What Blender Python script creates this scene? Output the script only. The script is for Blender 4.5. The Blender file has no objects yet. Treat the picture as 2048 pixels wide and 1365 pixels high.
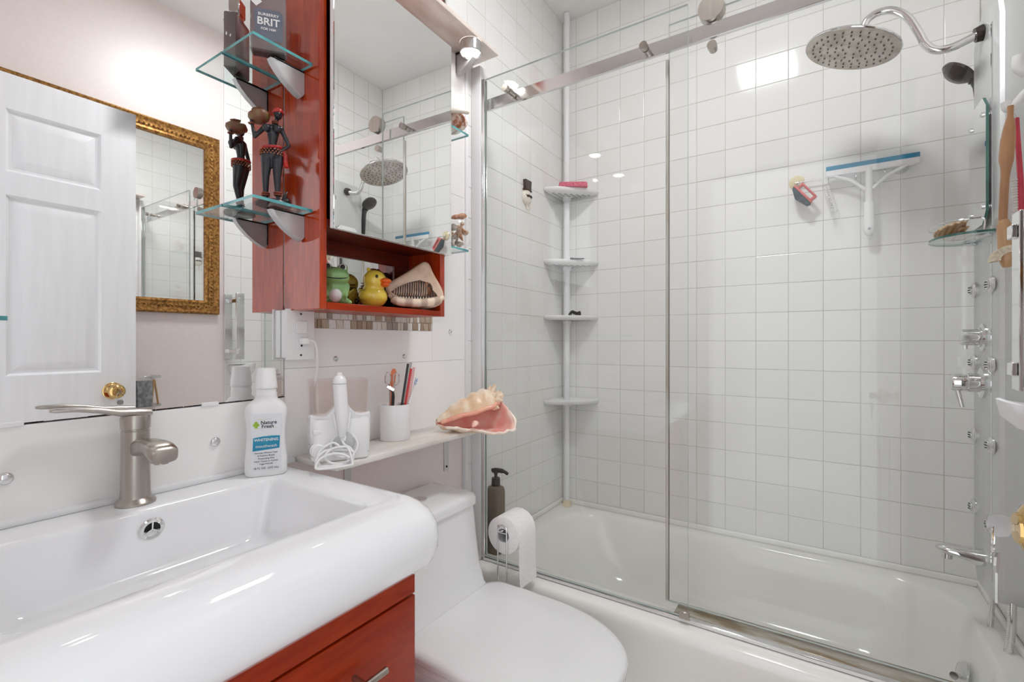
import bpy, bmesh, math, random
from mathutils import Vector as V, Matrix as M
random.seed(7)
R = math.radians
scene = bpy.context.scene
col = scene.collection

# ---------------------------------------------------------------- camera
TH = R(33.0); FPX = 945.0
CAM = V((1.0425, 0.0, 1.12))
cd = bpy.data.cameras.new('camera'); cam = bpy.data.objects.new('camera', cd); col.objects.link(cam)
cam.location = CAM; cam.rotation_euler = (R(90), 0, TH)
cd.sensor_width = 36; cd.lens = FPX / 2048 * 36; cd.clip_start = 0.01
scene.camera = cam
# ---------------------------------------------------------------- world (hallway daylight coming in through the open doorway)
w = bpy.data.worlds.new('world'); scene.world = w; w.use_nodes = True
bg = w.node_tree.nodes['Background']; bg.inputs[0].default_value = (0.95, 0.97, 1.0, 1); bg.inputs[1].default_value = 1.3
CEIL_LIGHT = 43.0      # emission strength of the square ceiling lamp
PUCK_LIGHT = 9.0      # emission strength of the small round lamps under the marble shelf
vs = scene.view_settings
vs.view_transform = 'Standard'; vs.look = 'None'; vs.gamma = 1; vs.use_curve_mapping = False; vs.exposure = 0.31
cy_ = scene.cycles; cy_.max_bounces = 16; cy_.diffuse_bounces = 10; cy_.glossy_bounces = 8; cy_.transparent_max_bounces = 24

# pixel -> point on a plane of the room
FW = V((-math.sin(TH), math.cos(TH), 0)); RT = V((math.cos(TH), math.sin(TH), 0))
def ray(px, py): return FW + RT*((px-1024)/FPX) + V((0, 0, (682.5-py)/FPX))
def on_x(px, py, X): d = ray(px, py); return CAM + d*((X-CAM.x)/d.x)
def on_y(px, py, Y): d = ray(px, py); return CAM + d*((Y-CAM.y)/d.y)
def on_z(px, py, Z): d = ray(px, py); return CAM + d*((Z-CAM.z)/d.z)

# ---------------------------------------------------------------- materials
def lin(c): c /= 255.0; return c/12.92 if c <= 0.04045 else ((c+0.055)/1.055)**2.4
def C(r, g, b): return (lin(r), lin(g), lin(b), 1)
def newmat(name):
    m = bpy.data.materials.new(name); m.use_nodes = True
    nt = m.node_tree; return m, nt, nt.nodes['Principled BSDF']
def mat(name, c, rough=.4, metal=0., var=0., scale=8., c2=None, bump=0., coat=0., sub=0., stretch=(1,1,1), detail=3., objrand=0., trans=0., spec=.5, ior=1.5):
    m, nt, b = newmat(name)
    b.inputs['Base Color'].default_value = c; b.inputs['Roughness'].default_value = rough
    b.inputs['Metallic'].default_value = metal; b.inputs['Coat Weight'].default_value = coat; b.inputs['Coat Roughness'].default_value = .05
    b.inputs['Specular IOR Level'].default_value = spec
    b.inputs['IOR'].default_value = ior
    if sub: b.inputs['Subsurface Weight'].default_value = sub; b.inputs['Subsurface Radius'].default_value = (.01, .006, .004)
    if trans: b.inputs['Transmission Weight'].default_value = trans
    if c2 is not None or var or bump:
        tc = nt.nodes.new('ShaderNodeTexCoord'); mp = nt.nodes.new('ShaderNodeMapping'); nz = nt.nodes.new('ShaderNodeTexNoise')
        mp.inputs['Scale'].default_value = stretch; nz.inputs['Scale'].default_value = scale; nz.inputs['Detail'].default_value = detail
        nt.links.new(tc.outputs['Object'], mp.inputs[0]); nt.links.new(mp.outputs[0], nz.inputs['Vector'])
        if c2 is None: c2 = tuple(max(0, x*(1-var)) for x in c[:3]) + (1,)
        rp = nt.nodes.new('ShaderNodeValToRGB'); rp.color_ramp.elements[0].position = .38; rp.color_ramp.elements[1].position = .62
        rp.color_ramp.elements[0].color = c2; rp.color_ramp.elements[1].color = c
        nt.links.new(nz.outputs['Fac'], rp.inputs[0]); nt.links.new(rp.outputs[0], b.inputs['Base Color'])
        if bump:
            bp = nt.nodes.new('ShaderNodeBump'); bp.inputs['Strength'].default_value = bump; bp.inputs['Distance'].default_value = .002
            nt.links.new(nz.outputs['Fac'], bp.inputs['Height']); nt.links.new(bp.outputs[0], b.inputs['Normal'])
    if objrand:
        oi = nt.nodes.new('ShaderNodeObjectInfo'); mx = nt.nodes.new('ShaderNodeMix'); mx.data_type = 'RGBA'
        mx.inputs[6].default_value = c; mx.inputs[7].default_value = c2 if c2 is not None else tuple(x*(1-objrand) for x in c[:3])+(1,)
        nt.links.new(oi.outputs['Random'], mx.inputs[0]); nt.links.new(mx.outputs[2], b.inputs['Base Color'])
    return m
def glass(name, tint=(1,1,1,1), refl=1.0):
    m, nt, b = newmat(name); nt.nodes.remove(b)
    out = nt.nodes['Material Output']
    tr = nt.nodes.new('ShaderNodeBsdfTransparent'); tr.inputs[0].default_value = tint
    gl = nt.nodes.new('ShaderNodeBsdfGlossy'); gl.inputs['Roughness'].default_value = 0.0; gl.inputs[0].default_value = (1,1,1,1)
    lw = nt.nodes.new('ShaderNodeLayerWeight'); lw.inputs['Blend'].default_value = .5
    p = nt.nodes.new('ShaderNodeMath'); p.operation = 'POWER'; p.inputs[1].default_value = 5
    q = nt.nodes.new('ShaderNodeMath'); q.operation = 'MULTIPLY_ADD'; q.inputs[1].default_value = .96*refl; q.inputs[2].default_value = .04*refl
    mx = nt.nodes.new('ShaderNodeMixShader')
    nt.links.new(lw.outputs['Facing'], p.inputs[0]); nt.links.new(p.outputs[0], q.inputs[0]); nt.links.new(q.outputs[0], mx.inputs[0])
    nt.links.new(tr.outputs[0], mx.inputs[1]); nt.links.new(gl.outputs[0], mx.inputs[2]); nt.links.new(mx.outputs[0], out.inputs[0])
    return m
def emit(name, c, s):
    m, nt, b = newmat(name); b.inputs['Base Color'].default_value = c
    b.inputs['Emission Color'].default_value = c; b.inputs['Emission Strength'].default_value = s; return m
def wood(name, c1, c2, axis_scale, rough=.3, coat=.5):
    m, nt, b = newmat(name); b.inputs['Specular IOR Level'].default_value = .3
    tc = nt.nodes.new('ShaderNodeTexCoord'); mp = nt.nodes.new('ShaderNodeMapping'); mp.inputs['Scale'].default_value = axis_scale
    nz = nt.nodes.new('ShaderNodeTexNoise'); nz.inputs['Scale'].default_value = 9; nz.inputs['Detail'].default_value = 6; nz.inputs['Distortion'].default_value = .6
    n2 = nt.nodes.new('ShaderNodeTexNoise'); n2.inputs['Scale'].default_value = 3.2
    rp = nt.nodes.new('ShaderNodeValToRGB'); rp.color_ramp.elements[0].position = .3; rp.color_ramp.elements[1].position = .7
    rp.color_ramp.elements[0].color = c2; rp.color_ramp.elements[1].color = c1
    mx = nt.nodes.new('ShaderNodeMix'); mx.data_type = 'RGBA'; mx.blend_type = 'MULTIPLY'; mx.inputs[0].default_value = .35
    nt.links.new(tc.outputs['Object'], mp.inputs[0]); nt.links.new(mp.outputs[0], nz.inputs[0]); nt.links.new(nz.outputs['Fac'], rp.inputs[0])
    nt.links.new(tc.outputs['Object'], n2.inputs[0]); nt.links.new(rp.outputs[0], mx.inputs[6]); nt.links.new(n2.outputs['Fac'], mx.inputs[7])
    nt.links.new(mx.outputs[2], b.inputs['Base Color'])
    b.inputs['Roughness'].default_value = rough; b.inputs['Coat Weight'].default_value = coat; b.inputs['Coat Roughness'].default_value = .08
    return m
def bands(name, c1, c2, scale, direction='X', rough=.3, dist=1.5):
    m, nt, b = newmat(name)
    tc = nt.nodes.new('ShaderNodeTexCoord'); wv = nt.nodes.new('ShaderNodeTexWave'); wv.bands_direction = direction
    wv.inputs['Scale'].default_value = scale; wv.inputs['Distortion'].default_value = dist; wv.inputs['Detail'].default_value = 2
    rp = nt.nodes.new('ShaderNodeValToRGB'); rp.color_ramp.elements[0].color = c1; rp.color_ramp.elements[1].color = c2
    rp.color_ramp.elements[0].position = .3; rp.color_ramp.elements[1].position = .8
    nt.links.new(tc.outputs['Object'], wv.inputs[0]); nt.links.new(wv.outputs['Fac'], rp.inputs[0]); nt.links.new(rp.outputs[0], b.inputs['Base Color'])
    b.inputs['Roughness'].default_value = rough; return m

m_tile = mat('glazed_tile', C(236,236,234), .09, objrand=.05, c2=C(232,232,229), spec=.35)
m_grout = mat('grout', C(206,203,197), .9, c2=C(190,184,174), scale=5)
m_paint = mat('pink_paint', C(238,227,225), .35, bump=.1, scale=60, c2=C(236,225,222))
m_ceil = mat('ceiling_paint', C(240,240,238), .5, c2=C(236,236,234), scale=3)
m_slab = mat('wall_slab', C(245,244,243), .12, c2=C(240,239,238), scale=3)
m_marble = mat('marble', C(236,233,228), .14, c2=C(214,208,200), scale=4, stretch=(3,1,1), detail=6)
m_marble2 = mat('marble_pink', C(232,222,214), .16, c2=C(206,190,178), scale=5, stretch=(3,1,1), detail=6)
m_floor = mat('floor_tile', C(232,230,226), .2, c2=C(224,221,216), scale=4)
m_white = mat('white_plastic', C(238,238,238), .3, c2=C(234,234,234), scale=3)
m_trim = mat('white_trim', C(236,237,238), .3, c2=C(230,231,233), scale=3)
m_door = mat('door_paint', C(236,237,240), .38, bump=.06, scale=40, stretch=(1,1,.1), c2=C(232,233,236))
m_ceramic = mat('ceramic', C(240,241,243), .05, c2=C(237,238,240), scale=2, coat=.4)
m_tub = mat('tub_enamel', C(243,243,239), .1, c2=C(239,238,233), scale=3)
m_china = mat('toilet_china', C(238,239,240), .07, c2=C(235,236,237), scale=2)
m_mirror = mat('mirror_silver', (.95,.96,.955,1), 0.0, 1.0)
m_chrome = mat('chrome', (.78,.78,.78,1), .08, 1.0)
m_alu = mat('polished_rail', (.74,.74,.74,1), .12, 1.0)
m_nickel = mat('brushed_nickel', C(186,180,172), .28, 1.0, c2=C(172,166,158), scale=30, stretch=(1,1,.1))
m_steel = mat('panel_steel', C(212,214,214), .3, .35, c2=C(204,206,206), scale=20, stretch=(1,1,.05))
m_pewter = mat('pewter', C(196,194,194), .35, .35, c2=C(180,178,178), scale=10)
m_brass = mat('brass', C(212,178,118), .12, 1.0)
m_gold = mat('antique_gold', C(178,132,72), .4, .7, c2=C(120,80,38), scale=90, bump=.5)
m_wood = wood('cherry_wood', C(206,72,18), C(164,44,8), (8,8,1.0), rough=.2, coat=.8)
m_woodh = wood('cherry_wood_front', C(184,58,6), C(154,38,3), (8,1.0,8), coat=.05)
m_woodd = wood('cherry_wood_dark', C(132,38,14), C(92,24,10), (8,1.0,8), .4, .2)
m_glass = glass('clear_glass', (.985,.99,.988,1), .8)
m_shelfglass = glass('shelf_glass', (.93,.97,.965,1))
m_teal = mat('glass_edge', C(96,176,178), .1, 0, c2=C(60,140,146), scale=20, coat=.5)
m_green_edge = mat('glass_edge_green', C(60,116,104), .1, 0, c2=C(48,98,90), scale=20, coat=.5)
m_dooredge = mat('door_glass_edge', C(196,205,202), .12, c2=C(180,192,188), scale=10)
m_smoke = glass('smoked_plastic', (.965,.94,.93,1), .8)
m_clearplastic = glass('clear_plastic', (.95,.95,.95,1))
m_black = mat('black_plastic', C(28,27,28), .35, c2=C(36,35,36), scale=20)
m_dark = mat('dark_void', C(18,18,18), .6, c2=C(24,24,24), scale=9)
m_grey = mat('grey_plastic', C(170,172,174), .35, c2=C(164,166,168), scale=9)
m_seal = mat('rubber_seal', C(206,204,198), .3, c2=C(176,168,152), scale=12, stretch=(1,1,.3))
m_track = mat('stained_track', C(190,186,176), .3, .4, c2=C(140,124,100), scale=9, stretch=(1,4,1))
m_text = mat('ink_black', C(30,30,32), .5, c2=C(34,34,36), scale=9)
m_textg = mat('ink_grey', C(90,90,94), .5, c2=C(96,96,99), scale=9)

# ---------------------------------------------------------------- mesh builder
class B:
    def __init__(s, mtx=None): s.bm = bmesh.new(); s.m = mtx or M(); s.mi = 0
    def _v(s, pts): return [s.bm.verts.new(s.m @ V(p)) for p in pts]
    def _f(s, vs):
        try:
            f = s.bm.faces.new(vs); f.material_index = s.mi; f.smooth = True; return f
        except ValueError: return None
    def mesh(s, pts, faces):
        v = s._v(pts)
        for f in faces: s._f([v[i] for i in f])
        return s
    def box(s, lo, hi, bev=0., seg=1, rot=None):
        lo, hi = V(lo), V(hi); c = (lo+hi)/2; h = (hi-lo)/2
        b2 = bmesh.new(); bmesh.ops.create_cube(b2, size=2)
        for v in b2.verts: v.co = V((v.co.x*h.x, v.co.y*h.y, v.co.z*h.z))
        if bev: bmesh.ops.bevel(b2, geom=b2.edges[:]+b2.verts[:], offset=min(bev, min(h)*.98), segments=seg, affect='EDGES', profile=.5)
        mt = M.Translation(c) @ (rot.to_4x4() if rot else M())
        b2.verts.ensure_lookup_table(); mp = {}
        for v in b2.verts: mp[v.index] = s.bm.verts.new(s.m @ (mt @ v.co))
        for f in b2.faces: s._f([mp[v.index] for v in f.verts])
        b2.free(); return s
    def loft(s, rings, cap0=True, cap1=True, closed=True):
        rs = [s._v(r) for r in rings]; n = len(rs[0])
        for a, b in zip(rs, rs[1:]):
            for i in range(n if closed else n-1):
                j = (i+1) % n; s._f([a[i], a[j], b[j], b[i]])
        if cap0: s._f(rs[0][::-1])
        if cap1: s._f(rs[-1])
        return s
    def lathe(s, prof, c=(0,0,0), ax='Z', n=28, rot=None, cap=True):
        base = {'Z': M(), 'X': M.Rotation(R(90), 4, 'Y'), 'Y': M.Rotation(R(-90), 4, 'X'), '-X': M.Rotation(R(-90), 4, 'Y'), '-Y': M.Rotation(R(90), 4, 'X')}[ax]
        mt = M.Translation(V(c)) @ (rot.to_4x4() if rot else M()) @ base
        rings = [[mt @ V((r*math.cos(2*math.pi*i/n), r*math.sin(2*math.pi*i/n), z)) for i in range(n)] for r, z in prof]
        return s.loft(rings, cap, cap)
    def cyl(s, p0, p1, r0, r1=None, n=20):
        return s.tube([p0, p1], [r0, r0 if r1 is None else r1], n)
    def tube(s, pts, r, n=10, closed=False, caps=True, flat=1.0):
        pts = [V(p) for p in pts]; k = len(pts)
        rr_ = r if isinstance(r, (list, tuple)) else [r]*k
        rings = []; up = None
        for i, p in enumerate(pts):
            if closed: t = pts[(i+1) % k]-pts[i-1]
            else: t = pts[min(i+1, k-1)]-pts[max(i-1, 0)]
            t = t.normalized() if t.length > 1e-9 else V((0,0,1))
            if up is None:
                up = V((0,0,1)) if abs(t.z) < .9 else V((1,0,0))
            x = up - t*up.dot(t)
            if x.length < 1e-6: x = t.orthogonal()
            x.normalize(); up = x; y = t.cross(x)
            rings.append([p + x*(rr_[i]*math.cos(2*math.pi*j/n)) + y*(flat*rr_[i]*math.sin(2*math.pi*j/n)) for j in range(n)])
        if closed: rings.append(rings[0]); caps = False
        return s.loft(rings, caps, caps)
    def sph(s, c, r, rot=None, nu=20, nv=12):
        r = (r, r, r) if isinstance(r, (int, float)) else r
        c = V(c); q = rot.to_3x3() if rot else M.Identity(3)
        rings = []
        for j in range(1, nv):
            a = math.pi*j/nv
            rings.append([c + q @ V((r[0]*math.sin(a)*math.cos(2*math.pi*i/nu), r[1]*math.sin(a)*math.sin(2*math.pi*i/nu), r[2]*math.cos(a))) for i in range(nu)])
        rs = [s._v(x) for x in rings]
        t = s._v([c + q @ V((0,0,r[2]))])[0]; b = s._v([c - q @ V((0,0,r[2]))])[0]
        for a, b_ in zip(rs, rs[1:]):
            for i in range(nu): s._f([a[i], b_[i], b_[(i+1) % nu], a[(i+1) % nu]])
        for i in range(nu):
            s._f([t, rs[0][i], rs[0][(i+1) % nu]]); s._f([b, rs[-1][(i+1) % nu], rs[-1][i]])
        return s
    def caps(s, p0, p1, r0, r1):   # tapered capsule
        s.sph(p0, r0, nu=14, nv=8); s.sph(p1, r1, nu=14, nv=8); s.cyl(p0, p1, r0, r1, 14); return s
    def prism(s, poly, t, mtx=None, c=(0,0,0)):   # polygon in XY, thickness t along Z
        mt = mtx or M()
        return s.loft([[mt @ V((x, y, 0)) for x, y in poly], [mt @ V((x, y, t)) for x, y in poly]])
    def done(s, name, material, parent=None, sharp=40, mods=()):
        me = bpy.data.meshes.new(name)
        bmesh.ops.remove_doubles(s.bm, verts=s.bm.verts, dist=1e-7)
        bmesh.ops.recalc_face_normals(s.bm, faces=s.bm.faces)
        s.bm.to_mesh(me); s.bm.free()
        for x in (material if isinstance(material, (list, tuple)) else [material]): me.materials.append(x)
        if sharp < 180: me.set_sharp_from_angle(angle=R(sharp))
        o = bpy.data.objects.new(name, me); col.objects.link(o); o.parent = parent
        for kind, kw in mods:
            md = o.modifiers.new(kind.lower(), kind)
            for k, v in kw.items(): setattr(md, k, v)
        return o
def rr(x0, x1, y0, y1, r, z, n=6):
    rad = r if isinstance(r, (list, tuple)) else [r]*4
    out = []
    for k, (cx, cy, a) in enumerate(((x1, y0, -90), (x1, y1, 0), (x0, y1, 90), (x0, y0, 180))):
        q = rad[k]; ox = cx - q if cx == x1 else cx + q; oy = cy - q if cy == y1 else cy + q
        for i in range(n+1):
            t = R(a + 90*i/n); out.append(V((ox+q*math.cos(t), oy+q*math.sin(t), z)))
    return out
def circ(n, r, c=(0,0), ry=None): return [(c[0]+r*math.cos(2*math.pi*i/n), c[1]+(ry or r)*math.sin(2*math.pi*i/n)) for i in range(n)]
def smoothpath(pts, k=8, closed=False):
    pts = [V(p) for p in pts]; n = len(pts); out = []
    rng = range(n if closed else n-1)
    for i in rng:
        g = lambda j: pts[j % n] if closed else pts[max(0, min(n-1, j))]
        p0, p1, p2, p3 = g(i-1), g(i), g(i+1), g(i+2)
        for s in range(k):
            t = s/k
            out.append(.5*((2*p1)+(p2-p0)*t+(2*p0-5*p1+4*p2-p3)*t*t+(3*p1-p0-3*p2+p3)*t**3))
    if not closed: out.append(pts[-1])
    return out
def tag(o, label, cat, group=None):
    o['label'] = label; o['category'] = cat
    if group: o['group'] = group
    return o
def thing(name, label, cat, loc=(0,0,0), rz=0., group=None):
    o = bpy.data.objects.new(name, None); o.empty_display_size = .05; col.objects.link(o)
    o.location = loc; o.rotation_euler = (0, 0, rz); return tag(o, label, cat, group)
def struct(o): o['kind'] = 'structure'; return o
def sempty(name):
    o = bpy.data.objects.new(name, None); col.objects.link(o); return struct(o)
def dup(o, parent=None, **kw):
    c = o.copy(); col.objects.link(c); c.parent = parent
    for k, v in kw.items(): setattr(c, k, v)
    for ch in o.children: dup(ch, c)
    return c
def text(name, body, size, mtx, material, parent, align='CENTER', depth=.0002, bold=0.):
    cu = bpy.data.curves.new(name, 'FONT'); cu.body = body; cu.size = size; cu.align_x = align; cu.align_y = 'CENTER'; cu.extrude = depth; cu.offset = bold; cu.resolution_u = 3
    t = bpy.data.objects.new(name, cu); me = bpy.data.meshes.new_from_object(t); bpy.data.objects.remove(t)
    me.transform(mtx); me.materials.clear(); me.materials.append(material)
    o = bpy.data.objects.new(name, me); col.objects.link(o); o.parent = parent; return o
REMESH = lambda v, it=6: (('REMESH', dict(mode='VOXEL', voxel_size=v, use_smooth_shade=True)), ('SMOOTH', dict(factor=.5, iterations=it)))
SUB = lambda l=2: (('SUBSURF', dict(levels=l, render_levels=l)),)
FACE_XP = M(((0,0,1,0),(1,0,0,0),(0,1,0,0),(0,0,0,1)))     # text plane facing +X, reading along +Y, up +Z
# ================================================================ STRUCTURE
XR = 1.47; YB = 2.054; CZ = 2.66; P = .1094; Z0 = 1.12
YG = 1.352; RIM = .345
struct(B().box((-.12,-.17,-.05),(XR+.12,YB+.12,0)).done('floor', m_floor))
struct(B().box((-.12,-.17,CZ),(XR+.12,YB+.12,CZ+.06)).done('ceiling', m_ceil))
# front wall with the doorway the camera looks through
b = B(); b.box((-.12,-.17,0),(.50,-.06,CZ)); b.box((1.32,-.17,0),(XR+.12,-.06,CZ)); b.box((.50,-.17,2.06),(1.32,-.06,CZ))
struct(b.done('wall_front', m_paint))
b = B(); b.box((.48,-.18,0),(.52,-.05,2.08),.003); b.box((1.30,-.18,0),(1.34,-.05,2.08),.003); b.box((.48,-.18,2.06),(1.34,-.05,2.10),.003)
struct(b.done('trim_1', m_trim))

# shared tile mesh, face towards local +Z
def tilemesh(sx, sy, t=.006, bv=.0011):
    hx, hy = sx/2, sy/2
    b = B(); b.loft([[(-hx,-hy,-t),(hx,-hy,-t),(hx,hy,-t),(-hx,hy,-t)], [(-hx,-hy,-bv),(hx,-hy,-bv),(hx,hy,-bv),(-hx,hy,-bv)],
             [(-hx+bv*.4,-hy+bv*.4,-bv*.35),(hx-bv*.4,-hy+bv*.4,-bv*.35),(hx-bv*.4,hy-bv*.4,-bv*.35),(-hx+bv*.4,hy-bv*.4,-bv*.35)],
             [(-hx+bv*1.3,-hy+bv*1.3,0),(hx-bv*1.3,-hy+bv*1.3,0),(hx-bv*1.3,hy-bv*1.3,0),(-hx+bv*1.3,hy-bv*1.3,0)]], True, True)
    o = b.done('tile', m_tile, sharp=12); me = o.data; bpy.data.objects.remove(o); return me
TM = {}
def tile(parent, cu, cv, su, sv, frame):
    key = (round(su,4), round(sv,4))
    if key not in TM: TM[key] = tilemesh(su-.0016, sv-.0016)
    o = bpy.data.objects.new('tile', TM[key]); col.objects.link(o); o.parent = parent
    j = M.Rotation(R(random.uniform(-.1,.1)), 4, 'X') @ M.Rotation(R(random.uniform(-.1,.1)), 4, 'Y')
    o.matrix_local = frame(cu, cv) @ j; return o
def field(parent, us, vs_, frame, limit=300):
    cells = [((a+c)/2, (d+e)/2, c-a, e-d) for d, e in zip(vs_, vs_[1:]) for a, c in zip(us, us[1:])]
    for c in cells[:limit]: tile(parent, *c, frame)
    if len(cells) > limit:
        b = B()
        for cu, cv, su, sv in cells[limit:]:
            b.m = frame(cu, cv); b.box((-su/2+.0008,-sv/2+.0008,-.006),(su/2-.0008,sv/2-.0008,0),.001)
        o = b.done('upper_tiles', m_tile, parent); o['kind'] = 'stuff'
rows = [RIM+.018]+[Z0+P*k for k in range(-6, 15) if RIM+.05 < Z0+P*k < CZ-.01]+[CZ]
# back wall
wb = struct(B().box((-.12,YB+.0012,0),(XR+.12,YB+.12,CZ)).done('wall_back', m_grout))
x0 = .0715; us = [0.]+[x0+P*k for k in range(0, 13)]+[XR]
us = [u for u in us if u <= XR-.02 or u == XR]
field(wb, us, rows, lambda u, v: M(((1,0,0,u),(0,0,-1,YB),(0,1,0,v),(0,0,0,1))))
# left wall: grout bed behind the tub tiles, paint below, slabs behind the sink
wl = struct(B().box((-.12,-.17,0),(-.012,YB+.12,CZ)).done('wall_left', m_paint))
B().box((-.012,1.20,2.10),(-.0012,YB+.002,CZ)).box((-.012,1.315,RIM+.01),(-.0012,YB+.002,2.10)).done('grout_bed', m_grout, wl)
FL = lambda u, v: M(((0,0,1,0),(1,0,0,u),(0,1,0,v),(0,0,0,1)))
yl = [1.315,1.424,1.533,1.642,1.751,1.860,1.969,YB-.001]
field(wl, yl, rows, FL)
field(wl, [1.205,1.315], [r for r in rows if r > 2.10], FL)
# right wall
wr = struct(B().box((XR+.0012,-.17,0),(XR+.12,YB+.12,CZ)).done('wall_right', m_paint))
B().box((XR+.0004,1.215,0),(XR+.003,YB+.002,CZ)).done('grout_bed', m_grout, wr)
FR = lambda u, v: M(((0,0,-1,XR),(-1,0,0,u),(0,1,0,v),(0,0,0,1)))
field(wr, [1.215,1.29,1.399,1.508,1.617,1.726,1.835,1.944,YB-.001], [.02,.135,.245]+rows, FR)
# white slabs on the sink wall, held by round screw caps
def slab(y0, y1, z0, z1, t=.0): B().box((-.012,y0+.0003,z0+.0003),(t,y1-.0003,z1-.0003),.0006).done('slab', m_slab, wl, sharp=30)
LED = 1.12-.273; SINK = 1.12-.285; MB_ = 1.12-.129; MT_ = 2.08
slab(-.05,.634,SINK-.03,MB_-.002); slab(.634,1.313,LED-.015,1.055); slab(.634,1.135,1.055,1.152); slab(1.135,1.313,1.055,1.62); slab(1.135,1.313,1.62,2.10)
slab(.634,1.135,1.20,2.10)
for px, py in ((430,884),(10,958),(671,718),(808,713),(900,663)):
    p = on_x(px, py, .0); rr_ = .0085 if px < 500 else .0065
    B().lathe([(rr_*1.15,-.001),(rr_*1.15,.002),(rr_,.004),(rr_*.8,.0055),(0.0005,.006)], p, 'X', 20).done('screw_cap', m_chrome, wl)
# mosaic strip under the wall cabinet, every chip its own piece
B().box((-.012,.66,1.150),(-.002,1.135,1.20)).done('mosaic_bed', mat('mosaic_grout', C(214,208,200), .7, c2=C(200,194,186), scale=20), wl)
mos = [mat('mosaic_%s' % n, c, .15, c2=d, scale=90, stretch=(1,3,.4)) for n, c, d in (('cream', C(226,220,210), C(206,196,182)), ('brown', C(172,150,130), C(146,124,104)), ('tan', C(190,172,152), C(170,150,130)), ('white', C(236,234,230), C(220,216,210)), ('taupe', C(176,164,154), C(150,138,128)))]
mm = {}
for rI, (z0, z1) in enumerate(((1.152,1.1745),(1.1765,1.199))):
    y = .664
    while y < 1.128:
        wdt = random.choice((.0105,.0145,.019,.022)); wdt = min(wdt, 1.134-y)
        if wdt < .006: break
        k = random.choices(range(5), (4,2,3,4,2))[0]; key = (round(wdt,4), k)
        if key not in mm:
            o = B().box((-.006,-wdt/2,-.01125),(.001,wdt/2,.01125),.0008).done('mosaic_chip', mos[k], wl); mm[key] = o.data
        else:
            o = bpy.data.objects.new('mosaic_chip', mm[key]); col.objects.link(o); o.parent = wl
        o.location = (0, y+wdt/2, (z0+z1)/2); y += wdt+.0015
# caulk bead above the sink, bullnose strip and the post that carries the shower screen
struct(B().box((-.004,-.05,SINK),(.011,.655,SINK+.011),.003,2).done('trim_2', m_trim))
struct(B().box((-.012,1.300,.30),(.006,1.3145,2.09),.003,2).box((-.012,1.300,.0),(.004,1.3145,.30),.003,2).done('trim_3', m_trim))
struct(B().box((.0005,1.337,RIM+.001),(.040,1.368,2.095),.003,2).done('trim_4', m_trim))
struct(B().box((XR-.006,1.205,.0),(XR+.002,1.2142,CZ-.005),.002,2).done('trim_5', m_trim))

# big wall mirror over the sink
t = thing('wall_mirror', 'large frameless wall mirror above the white washbasin, edge worn dark', 'mirror')
B().box((-.0115,-.045,MB_),(-.001,.632,MT_)).done('mirror_glass', m_mirror, t)
b = B()
for i in range(60):
    y = -.03+.66*i/60+random.uniform(0,.006); h = random.uniform(.0002,.0011)
    b.box((-.002,y,MB_-.0008),(-.0003,y+random.uniform(.010,.016),MB_+h))
b.done('worn_edge', m_dark, t)
for px, py in ((18,850),(420,805)):
    p = on_x(px, py, 0); B().box((-.004,p.y-.016,MB_-.004),(.003,p.y+.016,MB_+.004),.001).done('mirror_clip', m_white, t)

# the open six-panel door, seen in the mirror
DX = 1.275; d1 = sempty('door_1'); DZ = 2.035
b = B()
PN = [(.41,.665),(.055,.31)]; ZS = [(1.70,1.915),(1.0,1.62),(.22,.80)]
ys = [-.035]+sorted(v for p in PN for v in p)+[.775]; zs = [.01]+sorted(v for p in ZS for v in p)+[DZ]
for i in range(len(ys)-1):
    for j in range(len(zs)-1):
        y0, y1, z0, z1 = ys[i], ys[i+1], zs[j], zs[j+1]
        if i % 2 == 1 and j % 2 == 1:
            rect = lambda d, x: [(x,y0+d,z0+d),(x,y1-d,z0+d),(x,y1-d,z1-d),(x,y0+d,z1-d)]
            b.loft([rect(0,DX), rect(.008,DX+.009), rect(.016,DX+.010), rect(.042,DX+.002), rect(.048,DX+.0015)], False, True)
        else: b.mesh([(DX,y0,z0),(DX,y1,z0),(DX,y1,z1),(DX,y0,z1)], [(0,1,2,3)])
b.box((DX+.012,-.035,.01),(DX+.035,.775,DZ)); b.mesh([(DX,.775,.01),(DX+.035,.775,.01),(DX+.035,.775,DZ),(DX,.775,DZ)],[(0,1,2,3)])
b.mesh([(DX,-.035,DZ),(DX,.775,DZ),(DX+.035,.775,DZ),(DX+.035,-.035,DZ)],[(0,1,2,3)])
b.done('door_leaf', m_door, d1, sharp=20)
KY, KZ = .70, 1.12-.195
B().lathe([(.033,0),(.033,.004),(.028,.008),(.013,.011),(.012,.022),(.018,.028),(.0265,.036),(.0275,.046),(.024,.054),(.016,.058),(.0155,.0605),(.0005,.061)], (DX,KY,KZ), '-X', 32).done('door_knob', m_brass, d1)
KXF = DX-.061
t = thing('key_ring', 'two silver keys on a small ring hanging in the brass knob lock', 'keys', (KXF,KY,KZ))
m_key = mat('key_silver', C(176,174,172), .3, 1.0, c2=C(160,158,156), scale=30)
key = [(.0,-.0035),(-.002,-.0035),(-.004,-.010),(-.012,-.0125),(-.020,-.009),(-.022,0),(-.020,.009),(-.012,.0125),(-.004,.010),(-.002,.0035),(0,.0035)]
B().prism(key, .002, M.Translation((0,.001,0)) @ M.Rotation(R(90),4,'X')).done('key', m_key, t)
ring = [V((-.016+.010*math.cos(a)*.35, .012*math.cos(a), -.016+.014*math.sin(a))) for a in [2*math.pi*i/24 for i in range(24)]]
B().tube(ring, .0009, 6, True).done('ring', m_chrome, t)
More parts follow.
